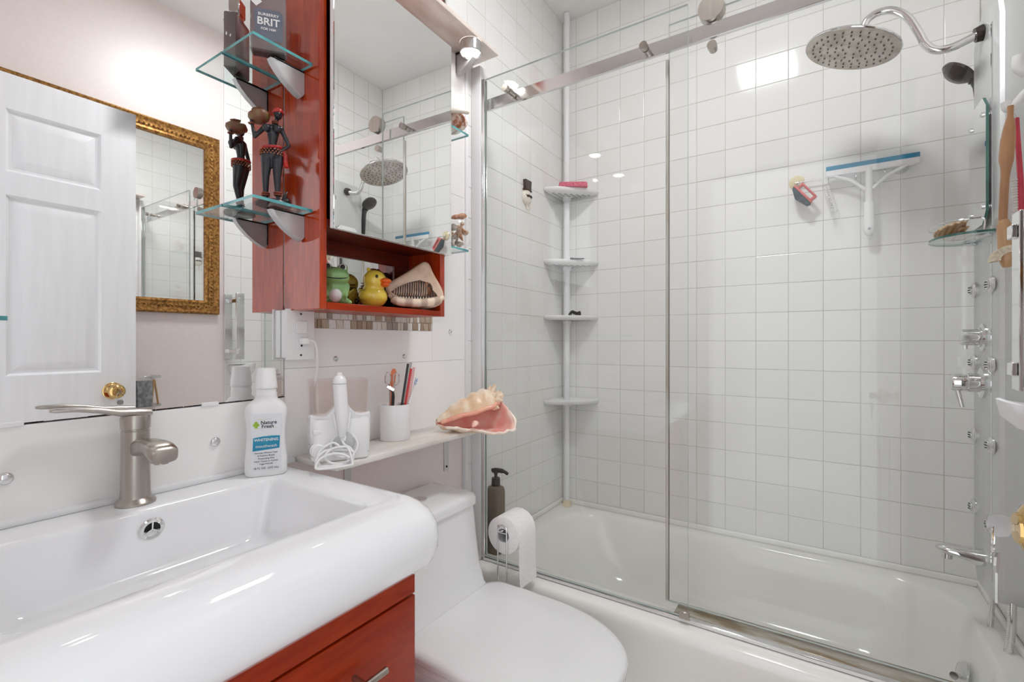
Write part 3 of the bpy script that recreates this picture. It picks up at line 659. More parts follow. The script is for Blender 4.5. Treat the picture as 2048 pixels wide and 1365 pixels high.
# pump bottle on the tub deck
t = thing('pump_bottle', 'tall brown pump bottle with black pump in the corner of the tub', 'bottle', (.047,1.424,RIM+.0005))
b = B(); b.loft([rr(-.031*s,.031*s,-.027*s,.027*s,.018*s,z,6) for s, z in ((.9,0),(.98,.004),(1,.012),(1,.215),(.97,.228),(.86,.238),(.5,.244))])
b.done('bottle_body', mat('brown_bottle', C(122,108,92), .35, c2=C(112,98,84), scale=12), t)
B().cyl((0,0,.2445),(0,0,.272),.0165,.0155,24).cyl((0,0,.272),(0,0,.290),.006,n=12).done('pump_collar', m_black, t)
B().tube(smoothpath([(-.014,-.004,.297),(.0,0,.300),(.03,.008,.297),(.046,.012,.288)],5), [.008]*5+[.0085]*5+[.006]*5+[.004], 12).cyl((0,0,.288),(0,0,.300),.009,.012,14).done('pump_head', m_black, t)
# ================================================================ SINK WALL FURNITURE
# vanity
VX, VY0, VY1, VZ = .42, .045, .632, .704
t = thing('vanity_cabinet', 'cherry wood vanity cabinet with drawers carrying the white washbasin', 'cabinet', (0,0,0))
B().box((.002,VY0,.09),(VX-.02,VY1,VZ),.002).done('carcass', m_wood, t)
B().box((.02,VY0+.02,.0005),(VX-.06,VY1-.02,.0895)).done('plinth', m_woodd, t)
B().box((VX-.0195,VY0,.6575),(VX,VY1,VZ),.0015).done('apron', m_woodh, t)
for z0, z1 in ((.440,.654),(.265,.4365),(.092,.2615)):
    dr = B().box((VX-.0195,VY0,z0),(VX,VY1,z1),.002,2).done('drawer', m_woodh, t)
    hz = .582 if z0 > .4 else (z0+z1)/2
    for yc in ((.495,.18) if z0 > .4 else (.3385,)):
        B().cyl((VX,yc,hz),(VX+.028,yc,hz),.0045,n=16).cyl((VX+.030,yc-.041,hz),(VX+.030,yc+.041,hz),.0058,n=20).done('bar_handle', m_nickel, dr)

# washbasin
t = thing('washbasin', 'thick white ceramic washbasin with rounded front on the cherry vanity', 'sink', (0,0,0))
q = .04; rq = [q,q,.004,.004]; k8 = 8
b = B()
b.loft([rr(.002,.425,.03,.640,[.02,.02,.004,.004],.7055,k8), rr(.002,.447,.021,.649,rq,.711,k8), rr(.002,.466,.017,.653,rq,.728,k8), rr(.002,.477,.015,.655,rq,.752,k8), rr(.002,.479,.015,.655,rq,.772,k8), rr(.002,.473,.016,.654,rq,.797,k8),
        rr(.002,.460,.021,.649,rq,.815,k8), rr(.002,.443,.028,.642,rq,.826,k8), rr(.002,.424,.038,.632,[.034,.034,.004,.004],.8325,k8), rr(.002,.404,.05,.62,[.03,.03,.004,.004],SINK,k8),
        rr(.080,.392,.112,.562,.024,SINK,k8), rr(.0835,.388,.116,.558,.024,SINK-.0025,k8), rr(.086,.385,.120,.554,.026,SINK-.010,k8), rr(.096,.362,.150,.530,.030,SINK-.098,k8), rr(.104,.350,.162,.518,.03,SINK-.110,k8), rr(.118,.33,.18,.50,.03,SINK-.114,k8), rr(.165,.19,.32,.35,.011,SINK-.117,k8)], True, True)
b.done('basin', m_ceramic, t, sharp=60)
op = on_x(303,1058,.089)
ov = B(); ov.m = M.Translation(op) @ M.Rotation(R(6),4,'Y')
ov.lathe([(.011,-.002),(.0175,-.001),(.019,.002),(.0165,.0045),(.012,.0035),(.0115,-.002)], (0,0,0), 'X', 30, cap=False)
ovo = ov.done('overflow_ring', m_chrome, t)
b = B(M.Translation(op) @ M.Rotation(R(6),4,'Y'))
b.lathe([(.0118,.0006),(.0005,.0007)], (0,0,0), 'X', 24); b.done('overflow_hole', m_dark, ovo)
b = B(M.Translation(op) @ M.Rotation(R(6),4,'Y'))
for a in (90,210,330): b.cyl((.003,0,0),(.003,.0125*math.cos(R(a)),.0125*math.sin(R(a))),.0016,n=8)
b.done('overflow_spokes', m_chrome, ovo)
B().lathe([(.034,-.001),(.034,.002),(.028,.0035),(.0265,.001),(.0005,.006)], (.178,.337,SINK-.1165), 'Z', 32).done('drain', m_chrome, t)

# faucet
fy = .336; t = thing('faucet', 'brushed nickel single lever faucet on the back of the washbasin', 'faucet', (.036,fy,SINK))
B().lathe([(.029,.0003),(.0295,.004),(.026,.009),(.0225,.012),(.0215,.02),(.0205,.10),(.0205,.128),(.0195,.129),(.0195,.131),(.0215,.132),(.022,.150),(.020,.156),(.0005,.158)], (0,0,0), 'Z', 36).done('column', m_nickel, t)
b = B(); rings = []
for x, z, hy, hz in ((.012,.098,.013,.014),(.03,.103,.0145,.0135),(.055,.108,.0165,.0115),(.08,.109,.019,.0105),(.10,.106,.021,.0115),(.113,.100,.021,.013),(.118,.097,.018,.010)):
    rings.append([(x,y,z+zz) for y, zz in [(hy*math.copysign(abs(math.cos(a))**.6,math.cos(a)), hz*math.copysign(abs(math.sin(a))**.6,math.sin(a))) for a in [2*math.pi*i/24 for i in range(24)]]])
b.loft(rings).lathe([(.010,-.012),(.010,.0),(.0005,.0)],(.104,0,.096),'Z',18).done('spout', m_nickel, t)
b = B(); rings = []
for y, z, hx, hz in ((.02,.158,.016,.006),(.0,.160,.018,.007),(-.025,.162,.015,.006),(-.05,.169,.0115,.005),(-.08,.174,.0095,.004),(-.105,.175,.0085,.0035),(-.112,.175,.005,.002)):
    rings.append([(hx*math.copysign(abs(math.cos(a))**.7,math.cos(a)),y,z+hz*math.copysign(abs(math.sin(a))**.7,math.sin(a))) for a in [2*math.pi*i/20 for i in range(20)]])
b.loft(rings).done('lever', m_nickel, t)

# mouthwash
t = thing('mouthwash_bottle', 'white mouthwash bottle with blue label standing on the washbasin corner', 'bottle', (.050,.562,SINK+.0004), R(-30))
b = B(); S = []
for z, hw, hd in ((0,.036,.020),(.003,.0395,.0225),(.012,.0405,.0235),(.035,.0405,.0235),(.06,.038,.0228),(.085,.0365,.0222),(.11,.038,.0225),(.13,.0405,.023),(.142,.040,.0225),(.152,.034,.021),(.162,.022,.018),(.168,.0205,.0195),(.173,.021,.020),(.176,.0195,.0188),(.183,.020,.0190)):
    S.append(rr(-hd,hd,-hw,hw,min(hd*.92,.018),z,7))
b.loft(S).done('bottle_body', m_white, t, sharp=70)
B().lathe([(.0215,.1835),(.022,.185),(.0215,.19),(.0178,.225),(.017,.227),(.0005,.227)], (0,0,0), 'Z', 36).done('cap', m_white, t)
lx = .0240
B().loft([[(lx-.002,y,z) for y,z in ((-.029,.012),(.029,.012),(.027,.07),(.029,.132),(-.029,.132),(-.027,.07))],[(lx,y,z) for y,z in ((-.029,.012),(.029,.012),(.027,.07),(.029,.132),(-.029,.132),(-.027,.07))]]).done('label', mat('label_grey', C(226,229,233), .35, c2=C(222,225,230), scale=9), t, sharp=20)
T = lambda y, z, x=lx+.0004: M.Translation((x,y,z)) @ FACE_XP
B().prism([(-.025,.055),(.025,.0585),(.026,.0845),(.012,.0855),(-.006,.0850),(-.024,.0825)], .0004, M.Translation((lx,0,0)) @ FACE_XP).done('blue_banner', mat('label_blue', C(20,140,176), .35, c2=C(16,130,166), scale=30), t, sharp=20)
text('lettering', 'Nature', .0105, T(.005,.1135), m_text, t, bold=.00012); text('lettering', 'Fresh', .0105, T(.003,.1055), m_text, t, bold=.00012)
b = B()
for dy, dz in ((0,.004),(.003,.0),(0,-.004),(-.003,0)): b.lathe([(.0032,0),(.0032,.0004),(.0005,.0004)], (lx,-.0185+dy,.1095+dz), 'X', 12)
b.done('leaf_mark', mat('leaf_green', C(160,200,60), .4, c2=C(150,190,54), scale=30), t)
B().box((lx,-.023,.1022),(lx+.0004,.022,.1026)).box((lx,-.022,.1205),(lx+.0004,.012,.1209)).done('label_rule', mat('label_sand', C(230,206,160), .4, c2=C(220,196,150), scale=30), t)
text('lettering', 'WHITENING', .0080, T(.0005,.0775,lx+.0008), m_white, t, bold=.00012); text('lettering', 'mouthwash', .0086, T(.0005,.0645,lx+.0008), m_white, t)
for i, s in enumerate(('Naturally Whitens Teeth', '& Freshens Breath', 'Moisturizing Aloe', 'Never Tested on Animals', 'Vegan Friendly')):
    text('lettering', s, .0043, T(.0,.0505-.0058*i), m_textg, t)
text('lettering', '18 FL OZ  (532 mL)', .0058, T(.0,.0185), m_textg, t)

# outlet and plug
t = thing('switch_outlet_plate', 'white wall plate with rocker switch above outlet beside the mirror edge', 'outlet', (.0,.657,1.135))
B().box((.0004,-.032,-.055),(.022,.033,.057),.002).done('extension_box', m_white, t)
B().box((.0224,-.036,-.059),(.028,.036,.059),.002,2).done('cover_plate', m_white, t)
B().box((.0284,-.0165,-.034),(.0295,.0165,.034),.0005).done('insert', m_trim, t)
B().box((.0299,-.0135,.002),(.033,.0135,.031),.001).done('rocker_switch', m_white, t)
B().box((.0297,-.0125,-.031),(.0305,.0125,-.002),.0004).done('socket', m_white, t)
B().cyl((.0305,.0,-.026),(.0312,.0,-.026),.0025,n=10).cyl((.0282,0,-.048),(.0288,0,-.048),.0025,n=10).cyl((.0282,0,.048),(.0288,0,.048),.0025,n=10).done('screws', m_dark, t)['kind'] = 'stuff'
pl = V((.031,.657,1.121))
t = thing('power_plug', 'white power plug and cord in the outlet running down to the flosser', 'plug', pl)
B().box((.0005,-.008,-.009),(.022,.009,.007),.004,2).done('plug_body', m_white, t)
B().tube(smoothpath([(.016,.005,0),(.020,.018,-.002),(.014,.030,-.02),(.004,.038,-.06),(-.010,.042,-.10),(-.024,.044,-.14),(-.0268,.048,-.20),(-.0268,.05,-.268)],6), .0028, 8).done('cord', m_white, t)

# marble ledge and its brackets
LD = .157; LY0, LY1 = .658, 1.333
o = B().box((.0006,LY0,LED-.014),(LD,LY1,LED),.003,2).done('marble_ledge', m_marble); tag(o, 'narrow white marble ledge above the toilet carrying flosser, cup and conch', 'shelf')
for i, y in enumerate((on_x(700,940,0).y, on_x(897,915,0).y)):
    t = thing('ledge_bracket', ['thin grey metal angle bracket under the ledge below the water flosser', 'thin grey metal angle bracket under the ledge below the conch'][i], 'bracket', (-.012,y,LED-.0145), 0, 'brackets under the marble ledge')
    B().box((.0005,-.011,-.150),(.0035,.011,-.0),.001).done('wall_leg', m_steel, t)
    B().box((.0035,-.011,-.004),(.13,.011,-.0005),.0008).done('shelf_leg', m_steel, t)
    B().lathe([(.004,0),(.003,.002),(.0005,.0022)], (.0036,0,-.135), 'X', 12).done('screw', m_dark, t)

# water flosser
t = thing('water_flosser', 'white water flosser with smoked tank, handle and coiled hose on the ledge', 'water flosser', (.086,.716,LED), R(-29)); t.scale = (1.04,1.04,1.04)
b = B(); b.loft([rr(x0,x1,-w_,w_,.018,z,6) for z, x0, x1, w_ in ((.0005,-.044,.050,.058),(.004,-.047,.054,.061),(.05,-.047,.052,.063),(.088,-.046,.048,.064),(.092,-.044,.046,.062))])
b.done('base', m_white, t)
tp = []
for i in range(33):
    y = -.0625+.125*i/32; tp.append((y, .098+.036*math.exp(-(y/.022)**2)+.004*(abs(y)/.0625)**4))
b = B(); poly = [(-.0625,.055)]+[(.0625,.055)]+tp[::-1]
rings = []
for sh, xx in ((.0,.030),(.0,.044),(.002,.047)):
    rings.append([V((xx+.004-.010*(y/.0625)**2, y*(1-sh), z-(sh if z > .06 else 0))) for y, z in poly])
b.loft(rings).done('front_shield', m_white, t, sharp=50)
b = B(); b.loft([rr(-.046-f,.030+f*.3,-.061-f,.061+f,.018,z,6) for z, f in ((.0925,0),(.175,.003))]+[rr(-.0445-f,.0285+f*.3,-.0595-f,.0595+f,.017,z,6) for z, f in ((.175,.003),(.095,0))], False, False)
b.done('smoked_tank', m_smoke, t, sharp=60)
hd = B().tube([(.060,.0,.055),(.060,0,.075),(.056,0,.10),(.052,-.002,.13),(.049,-.004,.172),(.0485,-.004,.178),(.0482,-.004,.181)], [.006,.010,.0135,.0145,.0145,.0145,.012], 20).done('handle', m_white, t)
B().lathe([(.0148,0),(.0148,.0015)], (.0492,-.004,.1705), 'Z', 20).lathe([(.0125,.0),(.011,.003),(.0065,.006),(.006,.012),(.0005,.013)], (.0482,-.004,.1812), 'Z', 20).done('nozzle_collar', m_white, hd)
B().lathe([(.0152,0),(.0152,.001)], (.0492,-.004,.169), 'Z', 20).done('grey_ring', m_grey, hd)
B().tube([(.052,.017,.105),(.056,.014,.085),(.058,.012,.072)], .003, 8).tube([(.052,-.017,.105),(.056,-.014,.085),(.058,-.012,.072)], .003, 8).done('cradle', m_white, t)
B().lathe([(.024,0),(.024,.001),(.0005,.0012)], (.0525,.004,.040), 'X', 30).done('grey_disc', mat('pale_grey', C(206,208,210), .4, c2=C(202,204,206), scale=9), t)
B().lathe([(.0165,0),(.0165,.003),(.0145,.004),(.014,.013),(.0125,.0145),(.0005,.015)], (.046,-.048,.028), 'X', 30).done('pressure_dial', m_white, t)
B().lathe([(.0180,0),(.0175,.0025),(.0005,.0026)], (.0455,-.048,.028), 'X', 30).done('dial_ring', m_grey, t)
B().box((.044,-.058,.060),(.0515,-.040,.072),.003,2).done('power_button', m_white, t)
b = B()
for i in range(7):
    a = R(40+100*i/6); b.box((.0478,-.048+.0225*math.cos(a)-.0006,.028+.0225*math.sin(a)-.0008),(.0490,-.048+.0225*math.cos(a)+.0006,.028+.0225*math.sin(a)+.0008))
b.done('dial_marks', m_textg, t)
B().box((.0462,.038,.018),(.0484,.050,.0195)).box((.0462,.038,.0145),(.0484,.058,.0153)).done('print_lines', m_textg, t)
pts = [(.060,.0,.056),(.063,.004,.046)]
import math as _m
loops = [((.004,.036),(.028,.024),.066),((-.016,.016),(.036,.028),.076),((-.024,.010),(.032,.024),.084),((-.010,.022),(.028,.016),.090),((-.022,.006),(.036,.022),.098)]
for k, ((cy_, cz_), (ry, rz_), xx) in enumerate(loops):
    for i in range(12):
        a = R(80-360*i/12-20*k); pts.append((xx+.004*i/12-(cz_+rz_*_m.sin(a)-.02)*.45, cy_+ry*_m.cos(a), max(.0035, cz_+rz_*_m.sin(a))))
B().tube(smoothpath(pts,4), .0027, 8).done('coiled_hose', m_white, t, sharp=180)

# cup with grooming tools
CXY = V((.056, on_x(790,870,.056).y, LED))
t = thing('tumbler', 'white oval ceramic tumbler holding combs and scissors on the ledge', 'cup', CXY, R(-42))
H_ = .098
oval = lambda s, z: [V((.034*s*math.cos(a), .041*s*math.sin(a), z)) for a in [2*math.pi*i/40 for i in range(40)]]
B().loft([oval(.97,.0006), oval(1,.003), oval(1,H_-.002), oval(.985,H_), oval(.94,H_-.001), oval(.92,.02), oval(.9,.012)]).done('cup_body', m_china, t, sharp=60)
def tilted(px0, py0, px1, py1, nm, lab, cat, off=0.):
    a = on_x(px0,py0,CXY.x+off); c = on_x(px1,py1,CXY.x+off)
    e = thing(nm, lab, cat, a); d = (c-a); L_ = d.length
    z = d.normalized(); x = V((.72,-.70,0)); x = (x-z*x.dot(z)).normalized(); y = z.cross(x)
    e.rotation_euler = M((x,y,z)).transposed().to_euler(); return e, L_
m_orange = mat('orange_plastic', C(232,132,84), .4, c2=C(222,120,74), scale=20); m_redp = mat('red_plastic', C(208,42,46), .3, c2=C(196,36,40), scale=20)
e, L_ = tilted(776,872,788,738,'orange_comb','flat orange handle sticking out of the white tumbler','comb',-.012)
B().prism([(-.005,0),(.005,0),(.0065,L_-.03),(.0075,L_-.008),(.004,L_),(-.004,L_),(-.0075,L_-.008),(-.0065,L_-.03)], .003, FACE_XP).done('comb_body', m_orange, e)
e, L_ = tilted(778,872,785,745,'scissors','small steel scissors with round finger loops standing in the tumbler','scissors',-.004)
b = B()
for s in (-1,1):
    b.tube([(0,s*.001,.004),(0,s*.003,L_*.5),(0,s*.006,L_-.034)], [.001,.002,.0022], 8)
    b.tube([(0,s*.0115+.0075*math.cos(a),L_-.018+.017*math.sin(a)) for a in [2*math.pi*i/20 for i in range(20)]], .0018, 8, True)
b.done('blades_and_loops', m_chrome, e)
e, L_ = tilted(786,874,782,776,'safety_razor','black razor with steel head leaning in the tumbler','razor',.012)
B().tube(smoothpath([(0,.0,.004),(0,.001,L_*.5),(0,.005,L_-.016),(0,-.002,L_-.004)],5), [.004]*5+[.0045]*5+[.0035]*6, 10).done('grip', m_black, e)
B().box((-.004,-.013,L_-.006),(.004,.011,L_+.004),.0015, rot=M.Rotation(R(-35),3,'X')).done('razor_head', m_chrome, e)
def comb(px0,py0,px1,py1,nm,lab,mt,off):
    e, L_ = tilted(px0,py0,px1,py1,nm,lab,'comb',off)
    B().box((-.0015,-.006,.003),(.0015,.0005,L_),.001).done('spine', mt, e)
    b = B(); n = int(L_/.0026)
    for i in range(n): b.box((-.0008,.0005,.006+i*.0026),(.0008,.0085,.0072+i*.0026))
    o = b.done('teeth', mt, e); o['kind'] = 'stuff'
comb(796,874,818,728,'black_comb','long black comb, tallest thing in the white tumbler',m_black,.0)
comb(802,874,824,738,'red_comb','red fine-toothed comb beside the black comb in the tumbler',m_redp,.008)
e, L_ = tilted(797,874,834,757,'toothbrush','white toothbrush with blue tip leaning out of the tumbler','toothbrush',.016)
B().tube([(0,0,.004),(0,0,L_*.55),(0,0,L_*.8),(0,0,L_)], [.0035,.003,.003,.0045], 10).done('handle', m_white, e)
B().box((-.004,-.003,L_-.020),(.009,.003,L_-.002),.001).done('bristles', mat('blue_bristle', C(60,110,180), .6, c2=C(220,226,234), scale=160), e)

# conch
t = thing('conch_shell', 'large conch shell with pink flared opening on the marble ledge', 'shell', (.083,1.062,LED))
m_conch = mat('conch_outer', C(246,234,216), .35, c2=C(230,196,160), scale=22, bump=.5, detail=5)
m_conchin = mat('conch_pink', C(252,224,214), .2, c2=C(244,180,168), scale=18)
def interp(tab, s):
    for (a, x), (c, y) in zip(tab, tab[1:]):
        if s <= c: f = (s-a)/(c-a); f = f*f*(3-2*f); return x+(y-x)*f
    return tab[-1][1]
Rt = [(0,.010),(.10,.026),(.30,.044),(.55,.058),(.72,.058),(.84,.040),(.93,.021),(1,.003)]
Fl = [(0,.15),(.1,.7),(.4,1.15),(.6,1.5),(.78,1.45),(.86,.7),(.92,.0),(1,.0)]
Zc = [(0,.030),(.4,.050),(.7,.066),(.85,.080),(1,.102)]
Ln = .215; rings = []
for j in range(49):
    s = j/48; r = interp(Rt,s); fl = interp(Fl,s); zc = interp(Zc,s); op_ = min(1,max(0,(.9-s)/.1))
    ring = []
    for i in range(49):
        f = i/48; a0 = 8*op_; a1 = 355-28*op_
        ph = R(a0+(a1-a0)*f)
        e_ = max(0,(f-.68)/.32); rad = r*(1+fl*e_**1.4)
        wob = 1+.05*math.sin(s*40)*(f < .6)*math.sin(R(180*min(1,f/.6)))
        y = rad*wob*math.cos(ph); z = rad*wob*math.sin(ph)
        if e_ > 0: z = z*(1-.35*e_*op_) - .012*e_*op_*0; y += .006*e_*math.sin(s*55)*op_
        ring.append(V((Ln*s+.03*fl*e_**2*(.35+s), y, zc+z)))
    rings.append(ring)
mnz = min(p.z for r_ in rings for p in r_)
rings = [[V((p.x,-p.y,max(p.z, mnz+.02)-mnz-.018)) for p in r_] for r_ in rings]
FLOORZ = lambda r_: r_
rotc = M.Rotation(R(53),4,'Z')
b = B(rotc); b.loft(rings, False, False, closed=False)
sh = b.done('shell_body', [m_conch, m_conchin], t, 180, mods=(('SOLIDIFY', dict(thickness=.0035, offset=-1, material_offset=1, material_offset_rim=1)),))
B(rotc).tube([r_[-1] for r_ in rings[3:42]], [.002]+[.0042+.001*math.sin(i*1.7) for i in range(37)]+[.002], 8).done('lip_edge', mat('conch_lip', C(250,240,226), .3, c2=C(244,224,206), scale=40), t, 180)
B(rotc).tube([r_[0] for r_ in rings[2:43]], [.002]+[.0065]*39+[.002], 8).done('inner_lip', mat('conch_orange', C(244,190,160), .2, c2=C(240,166,146), scale=30), t, 180)
b = B(rotc)
for k in range(9):
    a = R(-5+200*k/8); s = .80+.02*math.sin(k*2); r = interp(Rt,s); zc = interp(Zc,s)-mnz-.018
    c = V((Ln*s, -r*.8*math.cos(a), zc+r*.8*math.sin(a))); d = V((.35,-math.cos(a),math.sin(a))).normalized(); b.cyl(c, c+d*(.030 if k in (3,4,5) else .022), .012, .0012, 9)
for k in range(7):
    a = R(10+190*k/6); s = .90; r = interp(Rt,s); zc = interp(Zc,s)-mnz-.018
    c = V((Ln*s, -r*.8*math.cos(a), zc+r*.8*math.sin(a))); d = V((.6,-math.cos(a),math.sin(a))).normalized(); b.cyl(c, c+d*.014, .007, .001, 8)
b.done('spire_knobs', m_conch, t)
pc = on_x(944,849,.203)
scallop('small_scallop', 'small pink ribbed scallop lying in the mouth of the conch', .020, .008, mat('scallop_pink', C(250,206,192), .4, c2=C(242,184,170), scale=60), pc, (R(8),R(22),R(-62)), nr=9)
# ================================================================ WALL CABINET
KY0, KY1, KX, KZ0, KZ1 = .632, 1.040, .135, 1.19, 1.966; DZ0, DZ1 = 1.3675, 1.969
t = thing('wall_cabinet', 'cherry wood wall cabinet with mirrored door and open niche below', 'cabinet', (0,0,0))
B().box((.0012,KY0,KZ0),(KX,KY0+.018,KZ1),.0012).done('side_panel', m_wood, t)
B().box((.0012,KY1-.018,KZ0),(KX,KY1,KZ1),.0012).done('side_panel', m_wood, t)
B().box((.0012,KY0+.0182,KZ0),(KX,KY1-.0182,KZ0+.016),.001).done('bottom_panel', m_woodh, t)
B().box((.0012,KY0+.0182,DZ0+.006),(KX,KY1-.0182,DZ0+.022),.001).done('divider', m_woodd, t)
B().box((.0012,KY0+.0182,KZ1-.016),(KX,KY1-.0182,KZ1),.001).done('top_panel', m_woodh, t)
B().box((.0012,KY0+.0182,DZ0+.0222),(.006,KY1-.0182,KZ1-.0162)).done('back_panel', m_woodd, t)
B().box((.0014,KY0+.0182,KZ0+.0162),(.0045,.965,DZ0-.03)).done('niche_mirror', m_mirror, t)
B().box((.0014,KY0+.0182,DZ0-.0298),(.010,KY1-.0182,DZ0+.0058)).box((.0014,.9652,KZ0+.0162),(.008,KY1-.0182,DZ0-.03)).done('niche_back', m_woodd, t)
yc = (.650+1.049)/2
d = B(M.Translation((KX+.012,yc,0)) @ M.Rotation(R(1.16),4,'Z')); hw = (1.049-.650)/2
d.box((-.006,-hw,DZ0),(.0055,hw,DZ1),.001); do = d.done('mirror_door', m_white, t)
d = B(M.Translation((KX+.012,yc,0)) @ M.Rotation(R(1.16),4,'Z')); d.box((.0056,-hw,DZ0-.001),(.0096,hw,DZ1+.001),.0006).done('door_mirror', m_mirror, do)

# marble shelf, puck lamps, picture
SHZ = 2.105
o = B().box((.0008,-.045,SHZ),(.116,1.345,SHZ+.016),.004,2).done('marble_shelf', m_marble2); tag(o, 'long high marble shelf with small round lamps above the mirror and cabinet', 'shelf')
m_puck = emit('puck_glow', (1,.98,.95,1), PUCK_LIGHT)
for i, y in enumerate((1.235,.44,.094)):
    t = thing('puck_lamp', ['lit round metal puck lamp under the marble shelf past the wall cabinet', 'lit round puck lamp under the marble shelf above the faucet', 'lit round puck lamp at far end of the marble shelf from the tub'][i], 'lamp', (.078,y,SHZ), 0, 'puck lamps under the marble shelf')
    B().lathe([(.036,-.0005),(.036,-.034),(.033,-.036),(.030,-.033),(.030,-.020)], (0,0,0), 'Z', 36, cap=False).done('housing', m_alu, t)
    B().lathe([(.0295,-.032),(.020,-.0335),(.0005,-.034)], (0,0,0), 'Z', 32).done('lens', m_puck, t)
def fin(par, s=1., mt=None):     # curved clamp bracket, mounting face at y=0, reaching towards -Y, top at z=0
    prof = [(0,0),(-.108,0),(-.101,-.013),(-.088,-.028),(-.068,-.047),(-.045,-.063),(-.020,-.076),(-.008,-.079),(0,-.070)]
    b = B()
    for x0, x1, g in ((-.013,.013,1),):
        b.loft([[V((x0*.55*s,y*s*.97,z*s*.97)) for y,z in prof],[V((x0*s,y*s,z*s)) for y,z in prof],[V((x1*.6*s,y*s,z*s)) for y,z in prof],[V((x1*s,y*s*.93,z*s*.93-.002*s)) for y,z in prof]])
    o = b.done('fin_bracket', m_pewter, par, sharp=35)
    B().box((-.014*s,-.100*s,.0003),(.014*s,-.001,.0022)).done('rubber_pad', m_black, par); return o
o = thing('fin_shelf_bracket', 'pewter fin bracket carrying the marble shelf beside its lamp', 'bracket', (.0,1.262,SHZ-.0025), R(90)); fin(o, .9)
t = thing('red_picture', 'red picture in a thin black frame on the wall above the marble shelf', 'picture', (-.012,1.04,2.23))
pf = [(0,-.155),(0,.155)]
B().box((.0005,-.16,-.0),(.012,.155,.30),.001).done('picture_frame', m_black, t); B().box((.0122,-.150,.010),(.0135,.145,.29)).done('picture_sheet', mat('red_print', C(176,66,44), .4, c2=C(140,44,30), scale=6), t)

# glass shelves at both sides of the cabinet
def gshelf(label, y, z, sgn, grp='glass shelves on the cabinet sides'):
    t = thing('glass_shelf', label, 'shelf', (.0,y,z), 0 if sgn < 0 else 0, grp)
    y0, y1 = (-.1345,-.0045) if sgn < 0 else (.0045,.1345)
    b = B(); b.mi = 0; b.prism([(.0015,y0),(.1165,y0),(.1165,y1),(.0015,y1)], .006)
    o = b.done('glass_plate', [m_shelfglass, m_teal], t, sharp=20)
    for f in o.data.polygons: f.material_index = 0 if abs(f.normal.z) > .9 else 1
    f = fin(t, .70)
    for ch in t.children:
        if ch.name.startswith(('fin','rubber')): ch.location = (.072,-.0006 if sgn < 0 else .0006,-.0028); ch.rotation_euler = (0,0,0 if sgn < 0 else R(180))
    return t
ZU, ZL = 1.12+.600, 1.12+.281
gshelf('clear glass shelf with fin bracket carrying the perfume on the cabinet', KY0, ZU, -1)
gshelf('clear glass shelf with fin bracket under the dark figurine', KY0, ZL, -1)
gshelf('small glass shelf under the brown shell on far side of cabinet', KY1, 1.12+.645, 1)
gshelf('small glass shelf under the fishbowl on far side of cabinet', KY1, ZL, 1)
gl = on_x(15,637,.118)
t = thing('mirror_glass_shelf', 'teal-edged glass shelf fixed low on the big mirror, mostly out of view', 'shelf', (0,gl.y,gl.z-.003))
b = B(); b.prism([(.0005,-.20),(.118,-.20),(.118,0),(.0005,0)], .006); o = b.done('glass_plate', [m_shelfglass, m_teal], t, sharp=20)
for f in o.data.polygons: f.material_index = 0 if abs(f.normal.z) > .9 else 1
B().box((-.0005,-.13,-.03),(.03,-.10,-.0005),.003).done('bracket', m_pewter, t)

# perfume
t = thing('perfume_bottle', 'grey glass perfume bottle with silver cap on the upper glass shelf', 'perfume', (.064,.560,ZU+.0065), R(-38))
m_perf = mat('smoky_glass', C(176,164,164), .06, 0, c2=C(150,138,140), scale=6, trans=.45, coat=.3, ior=1.3)
B().box((-.0135,-.034,0),(.0135,.034,.122),.004,2).done('bottle_glass', m_perf, t)
B().box((-.012,-.030,.004),(.012,.030,.010),.002).box((-.0125,-.0315,.0),(.0139,.0315,.004),.001).done('thick_base', mat('perfume_dark', C(80,66,66), .15, c2=C(60,48,50), scale=30), t)
B().box((-.010,-.012,.1222),(.010,.012,.130),.001).box((-.012,-.016,.1302),(.012,.016,.165),.002).done('cap', m_chrome, t)
B().loft([[(.0138,y,z) for y,z in ((-.024,.030),(-.018,.024),(.026,.024),(.028,.030),(.028,.082),(.022,.088),(-.020,.088),(-.026,.082))],[(.0143,y,z) for y,z in ((-.024,.030),(-.018,.024),(.026,.024),(.028,.030),(.028,.082),(.022,.088),(-.020,.088),(-.026,.082))]]).done('label', mat('perfume_label', C(112,118,132), .35, c2=C(104,110,124), scale=20), t, sharp=20)
T2 = lambda y, z: M.Translation((.0147,y,z)) @ FACE_XP
text('lettering', 'BURBERRY', .0083, T2(.001,.076), m_white, t, bold=.0001); text('lettering', 'BRIT', .0215, T2(.001,.061), m_white, t, bold=.0004); text('lettering', 'FOR HIM', .0072, T2(.001,.046), m_white, t, bold=.0001)
B().loft([[(.0138,-.022+.011*math.cos(a),.102+.011*math.sin(a)) for a in (0,math.pi/2,math.pi,3*math.pi/2)],[(.0142,-.022+.011*math.cos(a),.102+.011*math.sin(a)) for a in (0,math.pi/2,math.pi,3*math.pi/2)]]).done('price_sticker', m_white, t, sharp=20)

# figurine: woman carrying a pot
t = thing('figurine', 'dark figurine of a woman carrying a pot, red headscarf and sash', 'figurine', (.062,.568,ZL+.0065), R(-38)); t.scale = (1.08,1.08,1.08)
b = B(); c_ = b.caps; FX = lambda x, y, z: V((x,y,z))
